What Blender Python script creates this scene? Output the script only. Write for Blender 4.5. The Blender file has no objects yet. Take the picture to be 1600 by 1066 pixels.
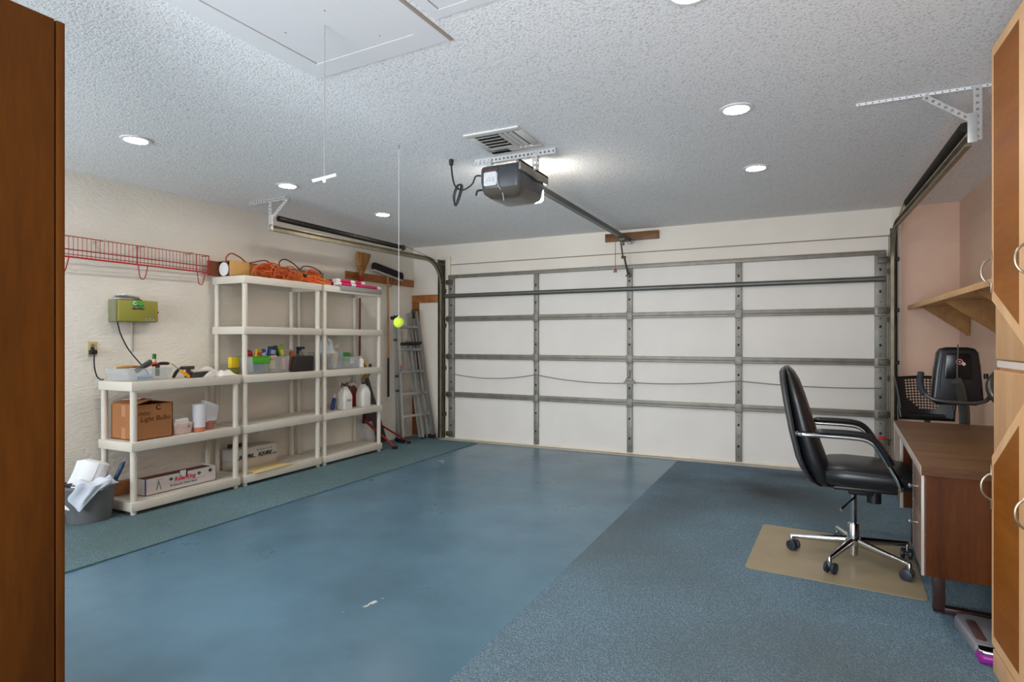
import bpy, bmesh, math, random
from mathutils import Vector, Matrix, Euler
R = math.radians
random.seed(7)
sc = bpy.context.scene
COL = sc.collection

# ------------------------------------------------------------------ colour / materials
def lin(c):
    c = c / 255.0
    return c / 12.92 if c <= 0.04045 else ((c + 0.055) / 1.055) ** 2.4
def rgb(r, g, b): return (lin(r), lin(g), lin(b), 1.0)

MATS = {}
def mat(name, col, rough=0.5, metal=0.0, var=None, bump=None, coat=0.0, spec=None, trans=0.0, alpha=1.0, ior=1.45, emit=None, sss=0.0):
    """col: 0-255 triple; var=(scale, amount 0..1, stretch xyz); bump=(scale, strength, distance)"""
    if name in MATS: return MATS[name]
    m = bpy.data.materials.new(name); m.use_nodes = True
    nt = m.node_tree; b = nt.nodes['Principled BSDF']
    b.inputs['Base Color'].default_value = rgb(*col)
    b.inputs['Roughness'].default_value = rough
    b.inputs['Metallic'].default_value = metal
    b.inputs['IOR'].default_value = ior
    if coat: b.inputs['Coat Weight'].default_value = coat; b.inputs['Coat Roughness'].default_value = 0.15
    if spec is not None: b.inputs['Specular IOR Level'].default_value = spec
    if trans: b.inputs['Transmission Weight'].default_value = trans
    if alpha < 1: b.inputs['Alpha'].default_value = alpha
    if emit:
        b.inputs['Emission Color'].default_value = rgb(*emit[0]); b.inputs['Emission Strength'].default_value = emit[1]
    if var or bump:
        tc = nt.nodes.new('ShaderNodeTexCoord')
    if var:
        sc_, am = var[0], var[1]
        mp = nt.nodes.new('ShaderNodeMapping'); nt.links.new(tc.outputs['Object'], mp.inputs[0])
        if len(var) > 2: mp.inputs['Scale'].default_value = var[2]
        n = nt.nodes.new('ShaderNodeTexNoise'); n.inputs['Scale'].default_value = sc_; n.inputs['Detail'].default_value = 6
        nt.links.new(mp.outputs[0], n.inputs[0])
        r = nt.nodes.new('ShaderNodeValToRGB')
        c = rgb(*col)
        r.color_ramp.elements[0].position = 0.3; r.color_ramp.elements[1].position = 0.7
        r.color_ramp.elements[0].color = tuple(x * (1 - am) for x in c[:3]) + (1,)
        r.color_ramp.elements[1].color = tuple(min(1, x * (1 + am * .6)) for x in c[:3]) + (1,)
        nt.links.new(n.outputs[0], r.inputs[0]); nt.links.new(r.outputs[0], b.inputs['Base Color'])
    if bump:
        n = nt.nodes.new('ShaderNodeTexNoise'); n.inputs['Scale'].default_value = bump[0]; n.inputs['Detail'].default_value = 3
        nt.links.new(tc.outputs['Object'], n.inputs[0])
        bp = nt.nodes.new('ShaderNodeBump'); bp.inputs['Strength'].default_value = bump[1]; bp.inputs['Distance'].default_value = bump[2]
        nt.links.new(n.outputs[0], bp.inputs['Height']); nt.links.new(bp.outputs[0], b.inputs['Normal'])
    MATS[name] = m
    return m

def wood(name, c1, c2, axis='Z', scale=9.0, rough=0.45, coat=0.0, spec=.3):
    """straight-ish grain running along axis"""
    if name in MATS: return MATS[name]
    m = bpy.data.materials.new(name); m.use_nodes = True
    nt = m.node_tree; b = nt.nodes['Principled BSDF']; L = nt.links.new
    tc = nt.nodes.new('ShaderNodeTexCoord'); mp = nt.nodes.new('ShaderNodeMapping')
    s = {'X': (.12, 1, 1), 'Y': (1, .12, 1), 'Z': (1, 1, .12)}[axis]
    mp.inputs['Scale'].default_value = s
    L(tc.outputs['Object'], mp.inputs[0])
    n = nt.nodes.new('ShaderNodeTexNoise'); n.inputs['Scale'].default_value = scale; n.inputs['Detail'].default_value = 5; n.inputs['Distortion'].default_value = .6
    L(mp.outputs[0], n.inputs[0])
    n2 = nt.nodes.new('ShaderNodeTexNoise'); n2.inputs['Scale'].default_value = scale * 14; n2.inputs['Detail'].default_value = 3
    L(mp.outputs[0], n2.inputs[0])
    mx = nt.nodes.new('ShaderNodeMath'); mx.operation = 'MULTIPLY_ADD'; mx.inputs[1].default_value = .45
    L(n2.outputs[0], mx.inputs[0]); L(n.outputs[0], mx.inputs[2])
    r = nt.nodes.new('ShaderNodeValToRGB'); r.color_ramp.elements[0].position = .5; r.color_ramp.elements[1].position = .95
    r.color_ramp.elements[0].color = rgb(*c1); r.color_ramp.elements[1].color = rgb(*c2)
    L(mx.outputs[0], r.inputs[0]); L(r.outputs[0], b.inputs['Base Color'])
    b.inputs['Roughness'].default_value = rough; b.inputs['Specular IOR Level'].default_value = spec
    if coat: b.inputs['Coat Weight'].default_value = coat; b.inputs['Coat Roughness'].default_value = .2
    bp = nt.nodes.new('ShaderNodeBump'); bp.inputs['Strength'].default_value = .15; bp.inputs['Distance'].default_value = .002
    L(n2.outputs[0], bp.inputs['Height']); L(bp.outputs[0], b.inputs['Normal'])
    MATS[name] = m
    return m

# ------------------------------------------------------------------ mesh builder
class MB:
    def __init__(s): s.v = []; s.f = []; s.mi = []; s.sm = []
    def add(s, vs, fs, mi=0, smooth=False):
        o = len(s.v); s.v += [Vector(v) for v in vs]
        for f in fs: s.f.append([o + i for i in f]); s.mi.append(mi); s.sm.append(smooth)
        return s
    def from_bm(s, bm, mi=0, smooth=False, mx=None):
        bm.verts.ensure_lookup_table()
        for i, v in enumerate(bm.verts): v.index = i
        s.add([(mx @ v.co) if mx else v.co.copy() for v in bm.verts], [[v.index for v in f.verts] for f in bm.faces], mi, smooth)
        bm.free(); return s
    def box(s, x0, x1, y0, y1, z0, z1, bev=0.0, seg=2, mi=0, mx=None):
        bm = bmesh.new(); bmesh.ops.create_cube(bm, size=1)
        for v in bm.verts: v.co = Vector(((x0 + x1) / 2 + v.co.x * (x1 - x0), (y0 + y1) / 2 + v.co.y * (y1 - y0), (z0 + z1) / 2 + v.co.z * (z1 - z0)))
        if bev: bmesh.ops.bevel(bm, geom=list(bm.edges), offset=bev, segments=seg, profile=.5, affect='EDGES')
        return s.from_bm(bm, mi, bool(bev), mx)
    def prism(s, poly, axis, a, b, bev=0.0, seg=2, mi=0, smooth=None, mx=None):
        """poly: 2D list. axis X: (y,z); Y: (x,z); Z: (x,y)"""
        def P(p, t): return {'X': (t, p[0], p[1]), 'Y': (p[0], t, p[1]), 'Z': (p[0], p[1], t)}[axis]
        bm = bmesh.new()
        A = [bm.verts.new(P(p, a)) for p in poly]; B = [bm.verts.new(P(p, b)) for p in poly]
        n = len(poly); bm.faces.new(A); bm.faces.new(B[::-1])
        for i in range(n): bm.faces.new((A[i], B[i], B[(i + 1) % n], A[(i + 1) % n]))
        bmesh.ops.recalc_face_normals(bm, faces=bm.faces)
        if bev:
            cap = set(A) | set(B)
            es = [e for e in bm.edges if (e.verts[0] in set(A)) == (e.verts[1] in set(A))]
            bmesh.ops.bevel(bm, geom=es, offset=bev, segments=seg, profile=.5, affect='EDGES')
        return s.from_bm(bm, mi, bool(bev) if smooth is None else smooth, mx)
    def tube(s, pts, r, n=8, closed=False, cap=True, mi=0, flat=None):
        pts = [Vector(p) for p in pts]; m = len(pts)
        rs = r if isinstance(r, (list, tuple)) else [r] * m
        T = []
        for i in range(m):
            a = pts[(i - 1) % m] if (closed or i > 0) else pts[i]; b = pts[(i + 1) % m] if (closed or i < m - 1) else pts[i]
            t = (b - a); t = t.normalized() if t.length > 1e-9 else Vector((0, 0, 1)); T.append(t)
        up = Vector((0, 0, 1)) if abs(T[0].z) < .9 else Vector((1, 0, 0))
        N = (up - T[0] * up.dot(T[0])).normalized(); vs = []
        for i in range(m):
            N = (N - T[i] * N.dot(T[i]))
            N = N.normalized() if N.length > 1e-6 else T[i].orthogonal().normalized()
            Bn = T[i].cross(N)
            for k in range(n):
                a = 2 * math.pi * k / n
                fx = flat if flat else 1.0
                vs.append(pts[i] + N * math.cos(a) * rs[i] + Bn * math.sin(a) * rs[i] * fx)
        fs = []
        for i in range(m if closed else m - 1):
            j = (i + 1) % m
            for k in range(n): fs.append((i * n + k, i * n + (k + 1) % n, j * n + (k + 1) % n, j * n + k))
        if cap and not closed: fs.append(tuple(range(n))[::-1]); fs.append(tuple((m - 1) * n + k for k in range(n)))
        return s.add(vs, fs, mi, True)
    def lathe(s, prof, cx=0, cy=0, n=24, mi=0, mx=None, smooth=True):
        vs, fs = [], []
        for (r, z) in prof:
            for k in range(n):
                a = 2 * math.pi * k / n; p = Vector((cx + r * math.cos(a), cy + r * math.sin(a), z)); vs.append(mx @ p if mx else p)
        for i in range(len(prof) - 1):
            for k in range(n): fs.append((i * n + k, i * n + (k + 1) % n, (i + 1) * n + (k + 1) % n, (i + 1) * n + k))
        if prof[0][0] > 1e-5: fs.append(tuple(range(n))[::-1])
        if prof[-1][0] > 1e-5: fs.append(tuple((len(prof) - 1) * n + k for k in range(n)))
        return s.add(vs, fs, mi, smooth)
    def cyl(s, p0, p1, r, n=16, mi=0): return s.tube([p0, p1], r, n, mi=mi)
    def sphere(s, c, r, n=20, m=12, sz=1.0, mi=0):
        return s.lathe([(max(1e-6, r * math.sin(math.pi * i / m)), c[2] - r * sz * math.cos(math.pi * i / m)) for i in range(m + 1)], c[0], c[1], n, mi)
    def quadgrid(s, fn, nu, nv, mi=0):
        vs = [fn(i / nu, j / nv) for j in range(nv + 1) for i in range(nu + 1)]
        fs = [(j * (nu + 1) + i, j * (nu + 1) + i + 1, (j + 1) * (nu + 1) + i + 1, (j + 1) * (nu + 1) + i) for j in range(nv) for i in range(nu)]
        return s.add(vs, fs, mi, True)

def build(name, mb, mats, parent=None, world=False, fix=True, angle=40):
    me = bpy.data.meshes.new(name)
    off = parent_loc(parent) if (world and parent) else Vector((0, 0, 0))
    me.from_pydata([v - off for v in mb.v], [], mb.f)
    if not isinstance(mats, (list, tuple)): mats = [mats]
    for m in mats: me.materials.append(m)
    for p, mi, sm in zip(me.polygons, mb.mi, mb.sm): p.material_index = mi; p.use_smooth = sm
    if fix:
        bm = bmesh.new(); bm.from_mesh(me); bmesh.ops.recalc_face_normals(bm, faces=bm.faces); bm.to_mesh(me); bm.free()
    try: me.set_sharp_from_angle(angle=R(angle))
    except Exception: pass
    o = bpy.data.objects.new(name, me); COL.objects.link(o)
    if parent: o.parent = parent
    return o
def parent_loc(p):
    v = Vector((0, 0, 0))
    while p is not None: v = v + p.location; p = p.parent
    return v
def tag(o, label, cat, group=None, kind=None):
    o['label'] = label; o['category'] = cat
    if group: o['group'] = group
    if kind: o['kind'] = kind
    return o
def thing(name, label, cat, loc=(0, 0, 0), rz=0, group=None):
    o = bpy.data.objects.new(name, None); COL.objects.link(o); o.empty_display_size = .05
    o.location = loc; o.rotation_euler = (0, 0, rz)
    return tag(o, label, cat, group)
def solo(name, mb, mats, label, cat, base=None, group=None):
    """a thing that is one mesh; origin at base, geometry given in world coordinates"""
    base = Vector(base) if base else Vector((sum(v.x for v in mb.v) / len(mb.v), sum(v.y for v in mb.v) / len(mb.v), min(v.z for v in mb.v)))
    mb.v = [v - base for v in mb.v]
    o = build(name, mb, mats); o.location = base
    return tag(o, label, cat, group)
def struct(name, mb, mats, parent=None):
    o = build(name, mb, mats, parent)
    if not parent: o['kind'] = 'structure'
    return o
def copy_tree(o, parent=None):
    c = o.copy(); COL.objects.link(c)
    c.parent = parent
    for ch in list(o.children): copy_tree(ch, c)
    return c
FX = Matrix(((0, 0, 1, 0), (1, 0, 0, 0), (0, 1, 0, 0), (0, 0, 0, 1)))       # text facing +X
FY = Matrix(((1, 0, 0, 0), (0, 0, -1, 0), (0, 1, 0, 0), (0, 0, 0, 1)))      # text facing -Y
def text(name, body, size, loc, face, m, parent, align='CENTER', shear=0.0, bold=0.0, spin=0.0, world=True):
    cu = bpy.data.curves.new(name, 'FONT'); cu.body = body; cu.size = size; cu.extrude = .0004; cu.align_x = align; cu.align_y = 'CENTER'
    cu.shear = shear; cu.offset = bold
    t = bpy.data.objects.new(name + '_tmp', cu); COL.objects.link(t)
    dg = bpy.context.evaluated_depsgraph_get(); dg.update()
    me = bpy.data.meshes.new_from_object(t.evaluated_get(dg)); bpy.data.objects.remove(t)
    off = parent_loc(parent) if world else Vector((0, 0, 0))
    mx = Matrix.Translation(Vector(loc) - off) @ face @ Matrix.Rotation(spin, 4, 'Z')
    me.transform(mx); me.materials.clear(); me.materials.append(m)
    o = bpy.data.objects.new(name, me); COL.objects.link(o); o.parent = parent
    return o
def smooth_path(pts, k=6, closed=False):
    P = [Vector(p) for p in pts]; n = len(P); out = []
    for i in range(n if closed else n - 1):
        p0 = P[(i - 1) % n] if (closed or i > 0) else P[i]; p1 = P[i]; p2 = P[(i + 1) % n]; p3 = P[(i + 2) % n] if (closed or i + 2 < n) else P[(i + 1) % n]
        for j in range(k):
            t = j / k
            out.append(.5 * ((2 * p1) + (-p0 + p2) * t + (2 * p0 - 5 * p1 + 4 * p2 - p3) * t * t + (-p0 + 3 * p1 - 3 * p2 + p3) * t ** 3))
    if not closed: out.append(P[-1])
    return out
def rrect(x0, x1, y0, y1, r, n=5):
    out = []
    for cx, cy, a0 in ((x1 - r, y1 - r, 0), (x0 + r, y1 - r, 90), (x0 + r, y0 + r, 180), (x1 - r, y0 + r, 270)):
        for i in range(n + 1): a = R(a0 + 90 * i / n); out.append((cx + r * math.cos(a), cy + r * math.sin(a)))
    return out

# ------------------------------------------------------------------ palette
PL = mat('putty_plastic', (216, 208, 194), .5, var=(3, .05))
STEEL = mat('galvanised_steel', (138, 134, 124), .5, .45, var=(14, .18))
STEEL_D = mat('dull_track_steel', (92, 86, 74), .5, .55, var=(10, .25))
ANGLE = mat('zinc_angle', (196, 196, 194), .45, .35, var=(20, .1))
BLACKP = mat('black_plastic', (26, 26, 28), .42)
BLACKR = mat('black_rubber', (18, 18, 19), .7)
CHROME = mat('chrome', (205, 206, 208), .14, 1.0)
WHITEP = mat('white_plastic', (232, 232, 230), .45)
CLEAR = mat('clear_plastic', (206, 212, 216), .15, alpha=.24, spec=.6)
CARD = mat('cardboard', (168, 112, 68), .85, var=(5, .1))
CARDT = mat('tan_cardboard', (206, 160, 96), .85, var=(5, .08))
CREAM = mat('cream_card', (222, 196, 140), .8)
PAPER = mat('white_paper', (226, 222, 220), .85)
GREYW = mat('grey_white_card', (196, 192, 184), .8, var=(6, .06))
RED = mat('red_enamel', (150, 34, 30), .4)
DRED = mat('dark_red_paint', (128, 22, 28), .4)
ORANGE = mat('orange_cord', (206, 92, 36), .5, var=(4, .12))
BROWNC = mat('brown_cord', (92, 44, 28), .5)
INK = mat('black_ink', (26, 22, 22), .8)
INKG = mat('green_ink', (28, 110, 84), .8)
INKR = mat('red_ink', (206, 38, 60), .8)
YELLOW = mat('yellow_plastic', (232, 200, 40), .45)
GREEN = mat('green_plastic', (74, 168, 36), .45)
BLUE = mat('blue_plastic', (34, 74, 140), .45)
NAVY = mat('navy_plastic', (28, 40, 74), .45)
CLOTH = mat('white_cotton', (226, 220, 210), .95, bump=(60, .4, .003))

# ------------------------------------------------------------------ room dimensions
CEIL = 2.53; BACK = 6.55; RIGHT = 1.28; FRONT = -1.3
def wallx(y): return -4.84 + (y - 2.5) * (.14 / 4.05)     # left wall is a touch out of square

# --- structural materials
def wall_mat(name, col, scale, strength, dist, stain=None):
    m = bpy.data.materials.new(name); m.use_nodes = True; nt = m.node_tree; b = nt.nodes['Principled BSDF']; L = nt.links.new
    tc = nt.nodes.new('ShaderNodeTexCoord')
    n = nt.nodes.new('ShaderNodeTexNoise'); n.inputs['Scale'].default_value = 1.3; n.inputs['Detail'].default_value = 5
    L(tc.outputs['Object'], n.inputs[0])
    r = nt.nodes.new('ShaderNodeValToRGB'); c = rgb(*col)
    r.color_ramp.elements[0].position = .3; r.color_ramp.elements[1].position = .7
    r.color_ramp.elements[0].color = tuple(x * .9 for x in c[:3]) + (1,); r.color_ramp.elements[1].color = c
    L(n.outputs[0], r.inputs[0]); L(r.outputs[0], b.inputs['Base Color'])
    b.inputs['Roughness'].default_value = .85
    mp = nt.nodes.new('ShaderNodeMapping'); mp.inputs['Scale'].default_value = (1, 1, 2.2); L(tc.outputs['Object'], mp.inputs[0])
    n2 = nt.nodes.new('ShaderNodeTexNoise'); n2.inputs['Scale'].default_value = scale; n2.inputs['Detail'].default_value = 4
    L(mp.outputs[0], n2.inputs[0])
    bp = nt.nodes.new('ShaderNodeBump'); bp.inputs['Strength'].default_value = strength; bp.inputs['Distance'].default_value = dist
    L(n2.outputs[0], bp.inputs['Height']); L(bp.outputs[0], b.inputs['Normal'])
    return m
WALL_L = wall_mat('cream_stucco', (238, 231, 218), 26, .55, .012)
WALL_B = wall_mat('cream_wall', (236, 227, 214), 40, .25, .006)
WALL_P = wall_mat('pink_stucco', (222, 188, 166), 70, .5, .006)

def ceiling_mat():
    m = bpy.data.materials.new('popcorn_ceiling'); m.use_nodes = True; nt = m.node_tree; b = nt.nodes['Principled BSDF']; L = nt.links.new
    tc = nt.nodes.new('ShaderNodeTexCoord')
    n = nt.nodes.new('ShaderNodeTexNoise'); n.inputs['Scale'].default_value = 95; n.inputs['Detail'].default_value = 4; n.inputs['Roughness'].default_value = .6
    L(tc.outputs['Object'], n.inputs[0])
    r = nt.nodes.new('ShaderNodeValToRGB'); r.color_ramp.elements[0].position = .33; r.color_ramp.elements[1].position = .47
    r.color_ramp.elements[0].color = rgb(196, 197, 199); r.color_ramp.elements[1].color = rgb(240, 240, 240)
    L(n.outputs[0], r.inputs[0]); L(r.outputs[0], b.inputs['Base Color']); b.inputs['Roughness'].default_value = .95
    bp = nt.nodes.new('ShaderNodeBump'); bp.inputs['Strength'].default_value = .6; bp.inputs['Distance'].default_value = .008
    L(n.outputs[0], bp.inputs['Height']); L(bp.outputs[0], b.inputs['Normal'])
    return m

def floor_mat():
    m = bpy.data.materials.new('blue_painted_concrete'); m.use_nodes = True; nt = m.node_tree; b = nt.nodes['Principled BSDF']; L = nt.links.new
    N = nt.nodes.new
    tc = N('ShaderNodeTexCoord')
    n = N('ShaderNodeTexNoise'); n.inputs['Scale'].default_value = .9; n.inputs['Detail'].default_value = 7; n.inputs['Roughness'].default_value = .62
    L(tc.outputs['Object'], n.inputs[0])
    r = N('ShaderNodeValToRGB'); r.color_ramp.elements[0].position = .32; r.color_ramp.elements[1].position = .62
    r.color_ramp.elements[0].color = rgb(68, 98, 115); r.color_ramp.elements[1].color = rgb(92, 128, 148)
    L(n.outputs[0], r.inputs[0])
    last = r.outputs[0]
    # worn paint chips: masks that live at fixed spots on the floor
    nz = N('ShaderNodeTexNoise'); nz.inputs['Scale'].default_value = 26; nz.inputs['Detail'].default_value = 5; L(tc.outputs['Object'], nz.inputs[0])
    for (cx, cy, sx, sy, ang, thr) in ((-1.873, 2.27, .035, .13, -10, .42), (-1.93, 2.13, .035, .035, 0, .47), (-1.80, 2.07, .03, .02, 0, .5), (-3.42, 5.25, .16, .30, 0, .53), (-2.75, 3.0, .02, .05, 0, .58), (-1.1, 2.15, .02, .02, 0, .5)):
        mp = N('ShaderNodeMapping'); mp.vector_type = 'TEXTURE'
        mp.inputs['Location'].default_value = (cx, cy, 0); mp.inputs['Rotation'].default_value = (0, 0, R(ang)); mp.inputs['Scale'].default_value = (sx, sy, 10)
        L(tc.outputs['Object'], mp.inputs[0])
        ln = N('ShaderNodeVectorMath'); ln.operation = 'LENGTH'; L(mp.outputs[0], ln.inputs[0])
        fall = N('ShaderNodeMapRange'); fall.inputs[1].default_value = .2; fall.inputs[2].default_value = 1.0; fall.inputs[3].default_value = 0.0; fall.inputs[4].default_value = -.55
        L(ln.outputs['Value'], fall.inputs[0])
        ad = N('ShaderNodeMath'); ad.operation = 'ADD'; L(nz.outputs[0], ad.inputs[0]); L(fall.outputs[0], ad.inputs[1])
        st = N('ShaderNodeMapRange'); st.inputs[1].default_value = thr; st.inputs[2].default_value = thr + .03; L(ad.outputs[0], st.inputs[0])
        mx = N('ShaderNodeMix'); mx.data_type = 'RGBA'; L(st.outputs[0], mx.inputs['Factor']); L(last, mx.inputs['A']); mx.inputs['B'].default_value = rgb(206, 206, 198)
        last = mx.outputs['Result']
    L(last, b.inputs['Base Color'])
    n2 = N('ShaderNodeTexNoise'); n2.inputs['Scale'].default_value = 2.2; n2.inputs['Detail'].default_value = 6; L(tc.outputs['Object'], n2.inputs[0])
    mr = N('ShaderNodeMapRange'); mr.inputs[3].default_value = .2; mr.inputs[4].default_value = .42; L(n2.outputs[0], mr.inputs[0]); L(mr.outputs[0], b.inputs['Roughness'])
    n3 = N('ShaderNodeTexNoise'); n3.inputs['Scale'].default_value = 35; n3.inputs['Detail'].default_value = 4; L(tc.outputs['Object'], n3.inputs[0])
    bp = N('ShaderNodeBump'); bp.inputs['Strength'].default_value = .12; bp.inputs['Distance'].default_value = .003; L(n3.outputs[0], bp.inputs['Height']); L(bp.outputs[0], b.inputs['Normal'])
    return m

def carpet_mat(name, c1, c2, smudge, wear=None):
    m = bpy.data.materials.new(name); m.use_nodes = True; nt = m.node_tree; b = nt.nodes['Principled BSDF']; L = nt.links.new; N = nt.nodes.new
    tc = N('ShaderNodeTexCoord')
    v = N('ShaderNodeTexVoronoi'); v.inputs['Scale'].default_value = 140; L(tc.outputs['Object'], v.inputs[0])
    n = N('ShaderNodeTexNoise'); n.inputs['Scale'].default_value = 130; n.inputs['Detail'].default_value = 2; L(tc.outputs['Object'], n.inputs[0])
    r = N('ShaderNodeValToRGB'); r.color_ramp.elements[0].position = .1; r.color_ramp.elements[1].position = .75
    r.color_ramp.elements[0].color = rgb(*c2); r.color_ramp.elements[1].color = rgb(*c1)
    L(v.outputs['Distance'], r.inputs[0])
    g = N('ShaderNodeTexNoise'); g.inputs['Scale'].default_value = .75; g.inputs['Detail'].default_value = 5; L(tc.outputs['Object'], g.inputs[0])
    gr = N('ShaderNodeMapRange'); gr.inputs[1].default_value = .38; gr.inputs[2].default_value = .66; gr.inputs[3].default_value = 0; gr.inputs[4].default_value = .55; L(g.outputs[0], gr.inputs[0])
    mx = N('ShaderNodeMix'); mx.data_type = 'RGBA'; L(gr.outputs[0], mx.inputs['Factor']); L(r.outputs[0], mx.inputs['A']); mx.inputs['B'].default_value = rgb(*smudge)
    last = mx.outputs['Result']
    if wear:                                   # trodden-in dirt at a fixed spot on the carpet
        for (cx, cy, sx, sy, am) in wear:
            mp = N('ShaderNodeMapping'); mp.vector_type = 'TEXTURE'; mp.inputs['Location'].default_value = (cx, cy, 0); mp.inputs['Scale'].default_value = (sx, sy, 10)
            L(tc.outputs['Object'], mp.inputs[0]); ln = N('ShaderNodeVectorMath'); ln.operation = 'LENGTH'; L(mp.outputs[0], ln.inputs[0])
            fr = N('ShaderNodeMapRange'); fr.inputs[1].default_value = 1.0; fr.inputs[2].default_value = .1; fr.inputs[3].default_value = 0; fr.inputs[4].default_value = am; L(ln.outputs['Value'], fr.inputs[0])
            ml = N('ShaderNodeMath'); ml.operation = 'MULTIPLY'; L(fr.outputs[0], ml.inputs[0])
            g2 = N('ShaderNodeMapRange'); g2.inputs[1].default_value = .3; g2.inputs[2].default_value = .55; L(g.outputs[0], g2.inputs[0]); L(g2.outputs[0], ml.inputs[1])
            m2 = N('ShaderNodeMix'); m2.data_type = 'RGBA'; L(ml.outputs[0], m2.inputs['Factor']); L(last, m2.inputs['A']); m2.inputs['B'].default_value = rgb(62, 60, 58); last = m2.outputs['Result']
    L(last, b.inputs['Base Color']); b.inputs['Roughness'].default_value = 1.0; b.inputs['Specular IOR Level'].default_value = .15
    bp = N('ShaderNodeBump'); bp.inputs['Strength'].default_value = .8; bp.inputs['Distance'].default_value = .006; bp.invert = True
    L(v.outputs['Distance'], bp.inputs['Height']); L(bp.outputs[0], b.inputs['Normal'])
    return m

# ------------------------------------------------------------------ the setting
struct('floor', MB().box(-5.1, 1.5, FRONT - .2, BACK + .2, -.1, 0), floor_mat())
struct('ceiling', MB().box(-5.1, 1.5, FRONT - .2, BACK + .2, CEIL, CEIL + .1), ceiling_mat())
mb = MB(); ys = (FRONT - .2, BACK + .2)
mb.prism([(-5.2, ys[0]), (wallx(ys[0]), ys[0]), (wallx(ys[1]), ys[1]), (-5.2, ys[1])], 'Z', 0, CEIL)
struct('wall_left', mb, WALL_L)
mb = MB()
mb.box(-5.1, -4.135, BACK, BACK + .15, 0, CEIL).box(-4.135, .79, BACK, BACK + .15, 2.0, CEIL).box(-4.135, .79, BACK + .06, BACK + .15, 0, 2.0)
struct('wall_back', mb, WALL_B)
struct('wall_pink_back', MB().box(.835, 1.5, BACK - .012, BACK + .15, 0, CEIL), WALL_P)
struct('wall_right', MB().box(RIGHT, RIGHT + .15, FRONT - .2, BACK + .2, 0, CEIL), WALL_P)
# rear wall (towards the house) with an unseen doorway, added to light the near ceiling
mb = MB(); DX0, DX1, DZ = -1.85, .15, 2.15
WX0, WX1, WZ0, WZ1 = -4.65, -3.05, .95, 2.15      # unseen window added in the rear wall to light the left ceiling
mb.box(-5.1, WX0, FRONT - .15, FRONT, 0, CEIL).box(WX1, DX0, FRONT - .15, FRONT, 0, CEIL).box(WX0, WX1, FRONT - .15, FRONT, 0, WZ0).box(WX0, WX1, FRONT - .15, FRONT, WZ1, CEIL).box(DX1, 1.5, FRONT - .15, FRONT, 0, CEIL).box(DX0, DX1, FRONT - .15, FRONT, DZ, CEIL)
struct('wall_front', mb, WALL_B)
# trims round the garage door
WT = mat('white_trim', (226, 218, 202), .6, var=(6, .06))
struct('trim_1', MB().box(.765, .835, BACK - .03, BACK, 0, CEIL, .004), WT)                       # white jamb right of the door
struct('trim_2', MB().box(-4.235, -4.10, BACK - .035, BACK, 0, 2.37, .004), WT)                    # white jamb left of the door
struct('trim_3', MB().box(-4.10, .765, BACK - .012, BACK, 2.262, 2.272, .002), mat('grey_seam', (150, 138, 124), .8))  # seam over the door
struct('trim_4', MB().box(-4.2, .80, 6.42, BACK, 0, .012, .003), mat('concrete_sill', (186, 178, 164), .85, var=(8, .15)))  # threshold strip

# ------------------------------------------------------------------ carpets
CARP_L = carpet_mat('green_blue_carpet', (118, 146, 154), (72, 94, 100), (84, 96, 90))
CARP_R = carpet_mat('blue_grey_carpet', (126, 152, 168), (76, 98, 111), (94, 100, 98), [(-.35, 2.35, 1.0, .9, .8), (.1, 3.1, 1.1, .35, .7), (-1.0, 1.9, .45, 1.3, .45)])
mb = MB().prism([(-4.86, -.9), (-3.615, -.9), (-3.615, 6.38), (-4.70, 6.38), (-4.832, 2.5)], 'Z', .001, .009)
solo('carpet_runner', mb, CARP_L, 'long green-grey carpet strip lying under the plastic shelving', 'carpet', (-4.2, 3, .001))
mb = MB().prism([(-1.18, -.9), (1.27, -.9), (1.27, 6.34), (-1.175, 6.34)], 'Z', .001, .009)
solo('carpet_runner', mb, CARP_R, 'wide blue-grey carpet under the desk and office chair', 'carpet', (0, 3, .001))

# ------------------------------------------------------------------ recessed lights
LENS = mat('lit_lens', (255, 253, 248), .5, emit=((255, 247, 236), 150.0))
def downlight(x, y, label):
    t = thing('ceiling_light', label, 'ceiling light', (x, y, CEIL), 0, 'recessed ceiling lights')
    build('trim_ring', MB().lathe([(.088, -.001), (.087, -.006), (.066, -.009), (.062, -.004)], 0, 0, 32), WHITEP, t)
    build('lens', MB().lathe([(1e-6, -.0105), (.03, -.010), (.05, -.0085), (.064, -.006)], 0, 0, 32), LENS, t, fix=False)
    return t
for (x, y, l) in ((-3.72, 2.26, 'round lit ceiling light nearest the tall brown cabinet on the left'),
                  (-3.72, 3.465, 'round lit ceiling light above the left track hanger, middle of left row'),
                  (-3.72, 4.67, 'round lit ceiling light above the wall brooms, farthest of left row'),
                  (-.36, 2.175, 'round lit ceiling light cut by the top of the photo'),
                  (-.315, 3.39, 'round lit ceiling light between two others, middle of right row'),
                  (-.295, 4.605, 'round lit ceiling light nearest the garage door in the right row')):
    downlight(x, y, l)

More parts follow.
